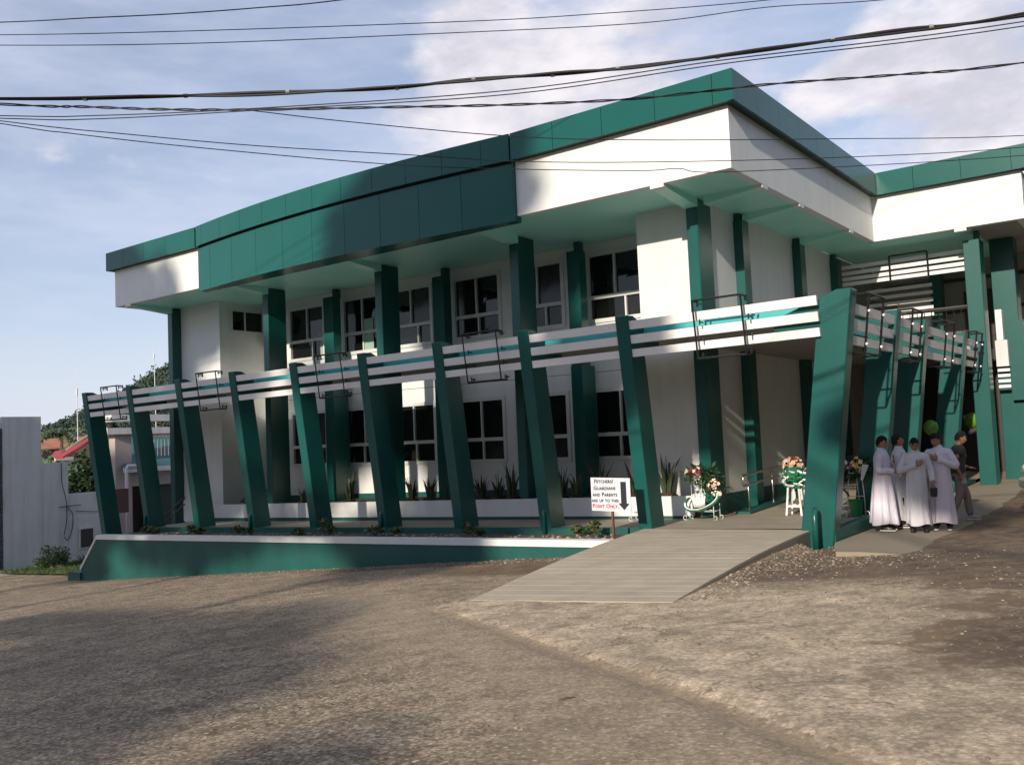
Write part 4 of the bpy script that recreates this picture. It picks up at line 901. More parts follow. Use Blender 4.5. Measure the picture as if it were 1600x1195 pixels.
for a_ in (((-8.42, 17.34, zf0+.99), (.20, .12, .10), 46, 21, (0, 0, 1, 1), .038), ((-8.02, 17.34, zf0+.74), (.16, .10, .11), 30, 22, (0, 0, 1, 2), .036), ((-7.93, 17.3, zf0+.56), (.10, .08, .05), 14, 23, (0,), .035)):
    m = MB(); blossoms(m, *a_); build('flower_cluster', m, ['fl_white', 'fl_red', 'fl_peach'], S1)
m = MB(); leaves(m, (-8.25, 17.42, zf0+.92), (.42, .14, .22), 150, 24, .13); leaves(m, (-8.0, 17.42, zf0+.68), (.28, .12, .18), 80, 25, .10); leaves(m, (-8.45, 17.4, zf0+.9), (.28, .1, .07), 60, 26, .09)
build('greenery', m, 'leafdark', S1)
m = MB(); leaves(m, (-8.02, 17.26, zf0+.50), (.11, .05, .05), 24, 27, .09); build('green_bow', m, 'ribbong', S1)
S2 = root('wreath_stand', (-9.35, 17.15, zf(-9.3, 17.1)), 'bare white wire stand between the notice sign and the big post', 'flower stand')
wire_stand(S2, (-9.55, 17.15, zf(-9.3, 17.1)), .42, .62)
# stool with ribbon-covered bouquet
def stool(c, o, h=.62, w=.30):
    x, y, z = c; m = MB()
    for sx in (-1, 1):
        for sy_ in (-1, 1):
            a, b_ = (x+sx*w*.36, y+sy_*w*.36, z+h-.04), (x+sx*w*.52, y+sy_*w*.52, z)
            build('leg', MB().hexa([(b_[0]-.02, b_[1]-.02, z), (b_[0]+.02, b_[1]-.02, z), (b_[0]+.02, b_[1]+.02, z), (b_[0]-.02, b_[1]+.02, z), (a[0]-.02, a[1]-.02, a[2]), (a[0]+.02, a[1]-.02, a[2]), (a[0]+.02, a[1]+.02, a[2]), (a[0]-.02, a[1]+.02, a[2])]), 'stool', o, bevel=.006)
    for s2 in (-1, 1):
        build('stretcher', MB().box(x-w*.44, x+w*.44, y+s2*w*.46-.012, y+s2*w*.46+.012, z+.17, z+.21), 'stool', o)
        build('stretcher', MB().box(x+s2*w*.46-.012, x+s2*w*.46+.012, y-w*.44, y+w*.44, z+.20, z+.24), 'stool', o)
    build('seat', MB().box(x-w*.5, x+w*.5, y-w*.5, y+w*.5, z+h-.04, z+h), 'stool', o, bevel=.01)
cst = (-6.62, 18.25, zf(-6.6, 18.25)); z0 = cst[2]
stool(cst, root('stool', cst, 'white wooden stool holding a bouquet, left of the corner post', 'stool'))
BQ = root('bouquet', (cst[0], cst[1], z0+.62), 'peach and white bouquet wrapped in green and white ribbon on the white stool', 'bouquet')
m = MB(); rs = random.Random(9)
for k in range(130):
    a = rs.uniform(0, 6.28); hh = rs.uniform(-.03, .36); r = .17+.05*math.sin(hh*9)+rs.uniform(-.02, .03); p = Vector((cst[0]+r*math.cos(a), cst[1]+r*math.sin(a), z0+.60+hh)); d = Vector((-math.sin(a), math.cos(a), rs.uniform(-1, 1))).normalized(); n_ = Vector((math.cos(a), math.sin(a), 0)); L_ = rs.uniform(.05, .10)
    w = d.cross(n_)*.018; m.add([p-d*L_-w, p-d*L_+w, p+n_*.05+w, p+n_*.05-w, p+d*L_+w, p+d*L_-w], [(0, 1, 2, 3), (3, 2, 4, 5)], 0 if rs.random() < .62 else 1)
m.rings([[(cst[0]+r*math.cos(a), cst[1]+r*math.sin(a), z0+zz) for a in np.linspace(0, 6.2832, 14, endpoint=False)] for r, zz in ((.10, .622), (.15, .75), (.17, .98))], 0)
build('ribbon_wrap', m, ['ribbong', 'ribbonw'], BQ)
m = MB()
for k in range(7):
    a = k*.9+.3; r = .16; m.add([(cst[0]+r*math.cos(a)-.02, cst[1]+r*math.sin(a), z0+.62), (cst[0]+r*math.cos(a)+.02, cst[1]+r*math.sin(a), z0+.62), (cst[0]+r*1.15*math.cos(a)+.03, cst[1]+r*1.2*math.sin(a), z0+.33), (cst[0]+r*1.15*math.cos(a)-.01, cst[1]+r*1.2*math.sin(a), z0+.30)], [(0, 1, 2, 3)])
build('ribbon_tail', m, 'ribbonw', BQ)
m = MB(); blossoms(m, (cst[0]-.02, cst[1], z0+1.05), (.22, .18, .12), 70, 31, (0, 0, 0, 1, 2), .045); build('flowers', m, ['fl_peach', 'fl_white', 'fl_red'], BQ)
# stands behind the corner post
z5 = zf(-5.8, 18.0)
S3 = root('wreath_stand', (-5.78, 17.9, z5), 'white wire stand with a green ring and pale blossoms just right of the corner post', 'flower stand')
wire_stand(S3, (-5.80, 17.9, z5), .55, .95)
ring_band(S3, (-5.78, 17.82, z5+.40), .34, .18, .08, -.08, .10, 'ribbong', 'ribbon_ring', 0.1, 3.0)
ring_band(S3, (-5.78, 17.82, z5+.42), .36, .20, .08, -.08, .08, 'ribbonw', 'ribbon_ring', 3.3, 6.1)
m = MB(); blossoms(m, (-5.86, 17.8, z5+.72), (.20, .12, .14), 44, 41, (0, 0, 0, 1), .042); build('flowers', m, ['fl_white', 'fl_peach'], S3)
m = MB(); leaves(m, (-5.75, 17.9, z5+.62), (.26, .12, .14), 70, 42, .11); build('greenery', m, 'leafdark', S3)
build('tray', MB().box(-5.98, -5.60, 17.92, 18.15, z5+.92, z5+1.0), 'ribbonw', S3, bevel=.01)
z6 = zf(-5.3, 18.1)
S4 = root('wreath_stand', (-5.32, 18.0, z6), 'tall white wire stand of red and yellow flowers beside the first man in a cassock', 'flower stand')
m = MB()
for sx in (-1, 1):
    m.tube([(-5.33+sx*.16, 17.95, z6+.02), (-5.33+sx*.155, 17.95, z6+.4), (-5.33+sx*.10, 18.0, z6+1.0)], .011, 6); scroll(m, (-5.33+sx*.16, 17.95, z6+.004), (sx, 0, 0), .05, .008)
m.tube([(-5.49, 17.95, z6+.38), (-5.17, 17.95, z6+.38)], .009, 5); m.tube([(-5.44, 17.98, z6+.82), (-5.22, 17.98, z6+.82)], .009, 5); m.tube([(-5.33, 18.2, z6), (-5.33, 18.02, z6+.95)], .01, 5)
build('wire_frame', m, 'wire', S4, smooth=True)
for a_ in (((-5.52, 17.95, z6+.98), (.16, .10, .09), 34, 51, (1, 1, 0, 3), .038), ((-5.24, 17.93, z6+.98), (.13, .10, .16), 34, 52, (0, 2, 2, 0), .042)):
    m = MB(); blossoms(m, *a_); build('flower_cluster', m, ['fl_white', 'fl_red', 'fl_yellow', 'fl_peach'], S4)
m = MB(); leaves(m, (-5.35, 18.0, z6+.95), (.38, .12, .18), 170, 53, .13); build('greenery', m, 'leafdark', S4)
build('card', MB().hexa([(-5.20, 17.86, z6+.70), (-5.16, 17.86, z6+.68), (-5.16, 17.865, z6+.68), (-5.20, 17.865, z6+.70), (-5.14, 17.82, z6+1.0), (-5.02, 17.82, z6+.98), (-5.02, 17.825, z6+.98), (-5.14, 17.825, z6+1.0)]), 'board', S4)
m = MB(); m.rings([[(-5.30+r*math.cos(a), 17.80+r*math.sin(a), z6+zz) for a in np.linspace(0, 6.2832, 16, endpoint=False)] for r, zz in ((.09, 0.003), (.125, .30), (.135, .30), (.135, .325), (.12, .325), (.085, .02))])
bk = thing('bucket', m, 'plastic', 'small green plastic bucket on the floor under the tall flower stand', 'bucket', origin=(-5.30, 17.80, z6), smooth=False)
# ------------------------------------------------------------------ balloons
for (x, y, z, r, lab) in ((-5.22, 24.0, -.20, .185, 'green balloon floating above the heads of the middle two men in cassocks'), (-5.02, 28.05, -.07, .215, 'green balloon against the edge of the straight wing column, rightmost of the balloons'), (-6.05, 23.9, -.25, .19, 'dim green balloon seen low behind the first leaning side post')):
    o = root('balloon', (x, y, z-.9), lab, 'balloon', 'green party balloons')
    m = MB().ell((x, y, z), (r*.93, r*.93, r*1.05), 18, 12, fn=lambda p, d: Vector((x+(p.x-x)*(1-.12*max(0, -d.z)), y+(p.y-y)*(1-.12*max(0, -d.z)), p.z))); build('skin', m, 'balloon', o, smooth=True)
    build('knot', MB().ell((x, y, z-r*1.07), (.025, .025, .03), 6, 4), 'balloon', o, smooth=True)
# ================================================================== PEOPLE
def catmull(pts, n=5):
    P = [Vector(p) for p in pts]; P = [P[0]*2-P[1]]+P+[P[-1]*2-P[-2]]; out = []
    for i in range(1, len(P)-2):
        for k in range(n):
            t = k/n; a, b_, c, d = P[i-1:i+3]
            out.append(.5*((2*b_)+(c-a)*t+(2*a-5*b_+4*c-d)*t*t+(3*b_-a-3*c+d)*t**3))
    out.append(P[-2]); return out
def skin_mesh(verts, edges, radii, subs=1, rootv=0):
    me = bpy.data.meshes.new('skin'); me.from_pydata(verts, edges, []); o = bpy.data.objects.new('skin_tmp', me); COL.objects.link(o)
    md = o.modifiers.new('s', 'SKIN'); md.use_smooth_shade = True; md.branch_smoothing = 0.3
    if not me.skin_vertices: me.skin_vertices.new()
    for i, r in enumerate(radii):
        me.skin_vertices[0].data[i].radius = r if isinstance(r, tuple) else (r, r); me.skin_vertices[0].data[i].use_root = (i == rootv)
    o.modifiers.new('b', 'SUBSURF').levels = subs; o.modifiers['b'].render_levels = subs
    bpy.context.view_layer.update()
    em = bpy.data.meshes.new_from_object(o.evaluated_get(bpy.context.evaluated_depsgraph_get()))
    v = [tuple(x.co) for x in em.vertices]; f = [tuple(p.vertices) for p in em.polygons]
    bpy.data.objects.remove(o); bpy.data.meshes.remove(em); return v, f
def hand_mesh(mb, wrist, d, nrm, side, curl=.45):
    """d: along the hand, nrm: palm normal, side: +1 thumb on cross(d,nrm)"""
    d = Vector(d).normalized(); nrm = Vector(nrm); nrm = (nrm-d*nrm.dot(d)).normalized(); s = d.cross(nrm)*side; w = Vector(wrist)
    rr = []
    for t, hw, ht in ((-.01, .024, .018), (.03, .036, .017), (.07, .042, .015), (.095, .038, .012)):
        c = w+d*t; rr.append([c+s*hw*math.cos(a)+nrm*ht*math.sin(a) for a in np.linspace(0, 6.2832, 10, endpoint=False)])
    mb.rings(rr)
    for q, (o_, L_) in enumerate(((.030, .070), (.011, .078), (-.010, .073), (-.029, .056))):
        p0 = w+d*.082+s*o_; a1 = curl*.5; a2 = curl*1.3
        p1 = p0+(d*math.cos(a1)+nrm*math.sin(a1))*L_*.5+s*o_*.12; p2 = p1+(d*math.cos(a2)+nrm*math.sin(a2))*L_*.5
        mb.tube([p0, p1, p2], [.0095, .0088, .0068], 6)
    p0 = w+d*.025+s*.030; p1 = p0+(d*.55+s*.75+nrm*.25)*.042; p2 = p1+(d*.9+s*.25+nrm*.35)*.036; mb.tube([p0, p1, p2], [.0125, .0105, .008], 6)
def person(loc, yaw, H, label, pose, wear, group='young men gathered on the footpath'):
    S = H/1.71; R = Matrix.Rotation(yaw, 4, 'Z'); T = Matrix.Translation(loc) @ R @ Matrix.Diagonal((S, S, S, 1))
    def put(mb):  # local -> relative to the person's base
        n = MB(); n.v = [tuple(T @ Vector(p)) for p in mb.v]; n.f = mb.f; n.mi = mb.mi; return n
    V = []; E_ = []; Rr = []
    def add(p, r, par=None):
        V.append(tuple(p)); Rr.append(r)
        if par is not None: E_.append((par, len(V)-1))
        return len(V)-1
    lean = pose.get('lean', 0)
    def lp(x, y, z): return (x, y+lean*max(0, z-.9), z)
    pel = add(lp(0, 0, .93), (.135, .10)); be = add(lp(0, .005, 1.07), (.125, .095), pel); ch = add(lp(0, .0, 1.24), (.145, .105), be); uc = add(lp(0, -.01, 1.37), (.10, .075), ch)
    nk = add(lp(0, .0, 1.46), .052, uc); add(lp(0, .012, 1.53), .050, nk)
    hands = []
    for sgn, key in ((1, 'R'), (-1, 'L')):
        a = pose[key]; sh = add(lp(sgn*.150, -.01, 1.350), .044, uc); e = add(a['e'], .042, sh); m_ = Vector(a['e']).lerp(Vector(a['w']), .5); md = add(m_, .037, e); wv = add(a['w'], .027, md); add(Vector(a['w'])+Vector(a['d']).normalized()*.02, .024, wv)
        hands.append((a, sgn))
    for sgn, key in ((1, 'RL'), (-1, 'LL')):
        kx, ky, kz = pose.get(key, {}).get('k', (sgn*.10, .02, .49)); ax, ay, az = pose.get(key, {}).get('a', (sgn*.105, 0, .09))
        h = add((sgn*.085, 0, .87), .088, pel); k = add((kx, ky, kz), .056, h); an = add((ax, ay, az), .038, k)
    v, f = skin_mesh(V, E_, Rr, 1, 0)
    body = MB().add(v, f)
    # head
    tz, px, tl = pose.get('turn', 0), pose.get('nod', 0), pose.get('tilt', 0)
    piv = Vector(lp(0, .0, 1.50)); HR = Matrix.Rotation(tz, 4, 'Z') @ Matrix.Rotation(tl, 4, 'Y') @ Matrix.Rotation(-px, 4, 'X')
    def hd(p): return piv + (HR @ (Vector(p)-Vector((0, 0, 1.50))).to_4d()).to_3d() - Vector((0, 0, .028))
    hc = Vector((0, .022, 1.600))
    def headfn(p, d):
        x, y, z = p-hc
        if z < 0: x *= 1-.34*(-z/.115)**1.4; y *= 1-.10*(-z/.115); y += .012*(-z/.115)
        if d.y > .2:
            ey = math.exp(-((z-.008)/.017)**2)*math.exp(-((abs(x)-.031)/.018)**2); y -= .010*ey
            y += .006*math.exp(-((z-.032)/.014)**2)*math.exp(-(x/.05)**2)
            y += .005*math.exp(-((z+.052)/.012)**2)*math.exp(-(x/.022)**2)
            x *= 1-.06*d.y
        if d.y < -.3: y *= 1.04
        return hd(hc+Vector((x, y, z)))
    hm = MB(); hm.ell(hc, (.074, .094, .115), 24, 18, fn=headfn)
    hm.add([hd((-.010, .108, 1.612)), hd((.010, .108, 1.612)), hd((.018, .112, 1.572)), hd((-.018, .112, 1.572)), hd((0, .136, 1.578)), hd((0, .114, 1.615))], [(0, 3, 4, 5), (1, 5, 4, 2), (3, 2, 4), (0, 5, 1)])
    for s in (-1, 1):
        hm.ell((0, 0, 0), (1, 1, 1), 8, 6, fn=lambda p, d, s=s: hd(Vector((s*(.074+.007*d.x*s), .008+.020*d.y-.004*d.z, 1.596+.032*d.z))))
    body.add(hm.v, hm.f)
    for a, sgn in hands: hand_mesh(body, a['w'], a['d'], a['n'], sgn*a.get('flip', 1), a.get('curl', .45))
    body = put(body)
    o = thing('person', body, 'skin', label, 'person', group, origin=loc, smooth=True)
    # hair: a cap with an uneven hairline
    hr = MB(); rs = random.Random(int(abs(loc[0]*1000)))
    def hfn(p, d):
        n = mnoise.noise(d*6+Vector(loc)); k = 1.125+.06*n+(.07 if d.z > .55 else 0)*wear.get('quiff', .5); q = hc+(p-hc)*k
        if d.z < 0: q.x = hc.x+(q.x-hc.x)*(1-.10*-d.z)
        return q
    tmp = MB().ell(hc+Vector((0, -.006, .004)), (.074, .094, .115), 28, 20, fn=hfn)
    for fc in tmp.f:
        c = sum((Vector(tmp.v[i]) for i in fc), Vector())/4-hc; c = Vector((c.x/.08, c.y/.10, c.z/.122)); n = .06*mnoise.noise(c*9)
        line = .46 if c.y > .45 else (.46-(.45-c.y)*1.15 if c.y > -.15 else -.23-(-.15-c.y)*.45)
        if abs(c.x) > .78 and c.y > -.1: line = max(line, .12-(.2 if .1 < c.y < .3 else 0))
        if c.z+n > line: hr.f.append(fc)
    hr.v = [tuple(hd(p)) for p in tmp.v]; hr.mi = [0]*len(hr.f)
    build('hair', put(hr), 'hair', o, smooth=True)
    ey = MB(); br = MB(); lp_ = MB()
    for s in (-1, 1):
        ey.ell((0, 0, 0), (1, 1, 1), 8, 6, m=0, fn=lambda p, d, s=s: hd(Vector((s*.031, .098, 1.606))+Vector((d.x*.013, d.y*.007, d.z*.006))))
        ey.ell((0, 0, 0), (1, 1, 1), 6, 5, m=1, fn=lambda p, d, s=s: hd(Vector((s*.031, .1035, 1.606))+d*.0052))
        br.tube([hd((s*.014, .112, 1.626)), hd((s*.032, .109, 1.632)), hd((s*.050, .096, 1.626))], [.004, .0045, .003], 5)
    build('eyes', put(ey), ['eye', 'hair'], o, smooth=True); build('eyebrows', put(br), 'hair', o)
    lp_.ell((0, 0, 0), (1, 1, 1), 8, 5, fn=lambda p, d: hd(Vector((d.x*.023, .107+.006*d.y, 1.548+.0075*d.z)))); build('lips', put(lp_), 'lip', o, smooth=True)
    # shoes
    for sgn, key in ((1, 'RL'), (-1, 'LL')):
        ax, ay, az = pose.get(key, {}).get('a', (sgn*.105, 0, .09)); fz = az-.085; pt = pose.get(key, {}).get('pitch', 0)
        def ff(x, y, z): c_, s_ = math.cos(pt), math.sin(pt); return (ax+x, ay+y*c_+z*s_, fz+z*c_-y*s_)
        def sh_ring(z, k, l): return [ff(.046*k*math.cos(a)+.008*sgn*max(0, math.sin(a)), .045+.135*l*math.sin(a), z) for a in np.linspace(0, 6.2832, 14, endpoint=False)]
        q = build('shoe', put(MB().rings([sh_ring(.018, 1.0, 1.0), sh_ring(.04, .98, .97), sh_ring(.062, .86, .80), [ff(.040*math.cos(a), -.012+.052*math.sin(a), .095) for a in np.linspace(0, 6.2832, 14, endpoint=False)]])), wear.get('shoe', 'shoe'), o, smooth=True)
        build('sole', put(MB().rings([sh_ring(0, 1.02, 1.02), sh_ring(.02, 1.04, 1.03)])), wear.get('sole', 'sole'), q)
    def sleeve(mb, a, sgn, rs_, end=1.0):
        pts = catmull([lp(sgn*.085, -.01, 1.372), lp(sgn*.160, -.008, 1.340), Vector(lp(sgn*.155, -.01, 1.375)).lerp(Vector(a['e']), .55), a['e'], Vector(a['e']).lerp(Vector(a['w']), .5), Vector(a['w'])], 4)
        n = int(len(pts)*end); pts = pts[:n]
        rr = [np.interp(i/(n-1), [0, .2, .5, .62, 1], rs_)*(1+.06*math.sin(i*2.1+sgn)) for i in range(n)]
        mb.tube(pts, rr, 12)
    def folds(z, a, amp): return 1+amp*(abs(math.sin(a*3+wear.get('ph', 0)+z*.5))**.6*.7-.45+math.sin(a*7+2*wear.get('ph', 0)-z*1.1)*.34)
    if wear['kind'] == 'cassock':
        m = MB(); rr = []
        fl_ = wear.get('flare', 1.0)
        for z, rx, ry, amp in ((.125, .262, .245, .25), (.13, .268, .25, .25), (.25, .256, .236, .24), (.42, .240, .220, .21), (.6, .222, .200, .16), (.8, .200, .178, .10), (.95, .180, .156, .04), (1.06, .168, .142, .025), (1.16, .174, .140, .02), (1.27, .188, .138, .012), (1.335, .194, .124, .004), (1.38, .168, .106, 0), (1.42, .105, .086, 0), (1.445, .068, .068, 0), (1.487, .061, .063, 0)):
            k_ = 1+(fl_-1)*min(1, max(0, (1.05-z)/.6)); rx *= k_; ry *= k_
            c = lp(0, 0, z); rr.append([(c[0]+rx*folds(z, a, amp)*math.cos(a), c[1]+ry*folds(z, a, amp)*math.sin(a)+(.012 if z > 1.0 else 0)*max(0, math.sin(a))+.006*mnoise.noise(Vector((a*2, z*5, wear.get('ph', 0)))), z+(.02*math.sin(a*3+wear.get('ph', 0)) if z < .2 else 0)) for a in np.linspace(0, 6.2832, 64, endpoint=False)])
        m.rings(rr, cap=False)
        for a, sgn in hands: sleeve(m, a, sgn, [.046, .070, .064, .060, .047])
        cs_ = build('cassock', put(m), wear['cloth'], o, smooth=True)
        tr = MB()
        for sgn, key in ((1, 'RL'), (-1, 'LL')):
            ax, ay, az = pose.get(key, {}).get('a', (sgn*.105, 0, .09)); tr.tube([(ax*.95, ay, .55), (ax, ay-.004, az-.02)], [.085, .062], 12)
        build('trousers', put(tr), 'trouser', o, smooth=True)
    else:
        m = MB(); rr = []
        for z, rx, ry in ((.885, .168, .130), (.95, .166, .128), (1.07, .160, .122), (1.2, .178, .128), (1.30, .186, .126), (1.36, .182, .112), (1.405, .125, .092), (1.43, .075, .074), (1.44, .066, .066)):
            c = lp(0, 0, z); rr.append([(c[0]+rx*folds(z, a, .02)*math.cos(a), c[1]+ry*folds(z, a, .025)*math.sin(a), z) for a in np.linspace(0, 6.2832, 28, endpoint=False)])
        m.rings(rr, cap=False)
        for a, sgn in hands: sleeve(m, a, sgn, [.050, .074, .074, .074, .07], .42)
        ts = build('tshirt', put(m), 'tshirt', o, smooth=True)
        pr = MB()
        for k in range(9):
            t = k/8; a = rad(40+80*((k*5) % 9)/8); z = 1.02+.22*((k*4) % 9)/8; r_ = .195; w = .03
            pr.add([(r_*.96*math.cos(a-w*3), r_*.70*math.sin(a-w*3)+lean*(z-.9), z-.02), (r_*.96*math.cos(a+w*3), r_*.70*math.sin(a+w*3)+lean*(z-.9), z-.02), (r_*.96*math.cos(a+w*3), r_*.70*math.sin(a+w*3)+lean*(z-.9), z+.03), (r_*.96*math.cos(a-w*3), r_*.70*math.sin(a-w*3)+lean*(z-.9), z+.03)], [(0, 1, 2, 3)])
        build('shirt_print', put(pr), 'print', ts)
        Vt = [(0, 0, .92)]; Et = []; Rt = [(.138, .104)]
        for sgn, key in ((1, 'RL'), (-1, 'LL')):
            kx, ky, kz = pose.get(key, {}).get('k', (sgn*.10, .02, .49)); ax, ay, az = pose.get(key, {}).get('a', (sgn*.105, 0, .09)); n0 = len(Vt)
            Vt += [(sgn*.085, 0, .84), (kx, ky, kz), ((kx+ax)/2, (ky+ay)/2-.01, (kz+az)/2), (ax, ay-.01, az-.015)]; Et += [(0, n0), (n0, n0+1), (n0+1, n0+2), (n0+2, n0+3)]; Rt += [.098, .080, .074, .068]
        v, f = skin_mesh(Vt, Et, Rt, 1, 0); build('trousers', put(MB().add(v, f)), 'khaki', o, smooth=True)
    return o, (lambda p: tuple(T @ Vector(p)))
def W2(x, y): return (x, y, zpath(y)+.008)
HANG_R = dict(e=(.235, -.03, 1.10), w=(.25, .05, .86), d=(0, .12, -1), n=(-1, 0, 0), curl=.5)
HANG_L = dict(e=(-.235, -.03, 1.10), w=(-.25, .05, .86), d=(0, .12, -1), n=(1, 0, 0), curl=.5)
# 1: faces right, one hand on his chest, the other at his belly
p1, f1 = person(W2(-4.55, 16.95), rad(-82), 1.70, 'young man in white cassock facing right, leftmost of the group, hand on chest', dict(
    R=dict(e=(.27, -.02, 1.10), w=(.10, .21, 1.06), d=(-.75, .55, .05), n=(-.3, -1, 0), curl=.9), L=dict(e=(-.24, .08, 1.12), w=(-.06, .20, 1.22), d=(.55, .10, .75), n=(0, -1, 0), curl=.3), turn=rad(-14), nod=rad(6)),
    dict(kind='cassock', cloth='cassock', ph=.4, quiff=.5, sole='sole', flare=.98))
c = f1((-.0, .30, 1.01)); thing('paper_cup', MB().rings([[(c[0]+r*math.cos(a), c[1]+r*math.sin(a), c[2]+z) for a in np.linspace(0, 6.2832, 12, endpoint=False)] for r, z in ((.026, -.05), (.034, .04), (.031, .04), (.024, -.04))]), 'stool', 'small white cup held at the waist by the leftmost man in a cassock', 'cup', origin=c)
# 2: behind, face lifted to the right
p2, f2 = person(W2(-4.40, 17.55), rad(-78), 1.71, 'young man in white cassock behind the first, chin lifted and looking right', dict(
    R=dict(e=(.25, .02, 1.09), w=(.13, .20, 1.00), d=(-.8, .4, 0), n=(0, -1, 0), curl=.6), L=dict(e=(-.25, .02, 1.09), w=(-.10, .20, 1.03), d=(.8, .4, 0), n=(0, -1, 0), curl=.6), turn=rad(2), nod=rad(-12)),
    dict(kind='cassock', cloth='cassock2', flare=.8, ph=2.0, quiff=.7))
# 3: faces the street, right hand across his chest, left hand holds a pouch
p3, f3 = person(W2(-3.98, 16.95), rad(192), 1.66, 'young man in pale grey cassock facing the street, head bowed, holding a black pouch', dict(
    R=dict(e=(.27, .05, 1.10), w=(-.015, .185, 1.20), d=(-.85, .12, .50), n=(0, -1, 0), curl=.2), L=dict(e=(-.24, -.02, 1.10), w=(-.265, .10, .90), d=(0, .2, -1), n=(1, 0, 0), curl=.9), turn=rad(4), nod=rad(20)),
    dict(kind='cassock', cloth='cassock2', ph=1.1, quiff=.3, sole='shoe', flare=.74))
c = Vector(f3((-.27, .13, .73))); m = MB()
m.hexa([c+Vector(q) for q in ((-.05, -.03, -.10), (.05, -.03, -.10), (.05, .03, -.10), (-.05, .03, -.10), (-.06, -.035, .06), (.06, -.035, .06), (.06, .035, .06), (-.06, .035, .06))])
po = thing('pouch', m, 'black', 'small black pouch hanging from the hand of the man in the pale grey cassock', 'pouch', origin=tuple(c), bevel=.012)
build('strap', MB().tube([c+Vector((-.04, 0, .06)), c+Vector((0, .0, .10)), c+Vector((.04, 0, .06))], .006, 5), 'black', po)
# 4: faces the street, hand on chest, looking down to his right
p4, f4 = person(W2(-3.68, 17.35), rad(188), 1.72, 'tall young man in white cassock, hand spread on chest, head turned down', dict(
    R=dict(e=(.25, -.02, 1.10), w=(.22, .12, .90), d=(0, .3, -1), n=(-1, 0, 0), curl=.6), L=dict(e=(-.27, .05, 1.11), w=(.01, .185, 1.24), d=(.86, .08, .40), n=(0, -1, 0), curl=.12), turn=rad(-26), nod=rad(20), tilt=rad(6)),
    dict(kind='cassock', cloth='cassock', ph=3.1, quiff=.9, flare=.86))
# 5: walking away to the right in street clothes
p5, f5 = person(W2(-3.66, 18.75), rad(-62), 1.70, 'man in charcoal t-shirt and khaki trousers walking right behind the cassocks', dict(
    R=dict(e=(.25, -.13, 1.11), w=(.22, -.02, .88), d=(0, .35, -1), n=(-1, 0, 0), curl=.8), L=dict(e=(-.24, .06, 1.10), w=(-.18, .24, 1.0), d=(.2, .9, -.1), n=(0, 0, -1), curl=.5), turn=rad(-18), nod=rad(16), lean=.08,
    RL=dict(k=(.10, -.02, .48), a=(.105, -.20, .10), pitch=rad(8)), LL=dict(k=(-.10, .16, .50), a=(-.105, .22, .09))),
    dict(kind='street', ph=.7, quiff=.4, shoe='greyshoe'))
c = Vector(f5((.235, .03, .77))); thing('phone', MB().hexa([c+Vector(q) for q in ((-.045, -.006, -.07), (.045, -.006, -.05), (.045, .006, -.05), (-.045, .006, -.07), (-.06, -.006, .05), (.03, -.006, .07), (.03, .006, .07), (-.06, .006, .05))]), 'phone', 'shiny phone in the lowered hand of the man in the charcoal t-shirt', 'phone', origin=tuple(c), bevel=.004)
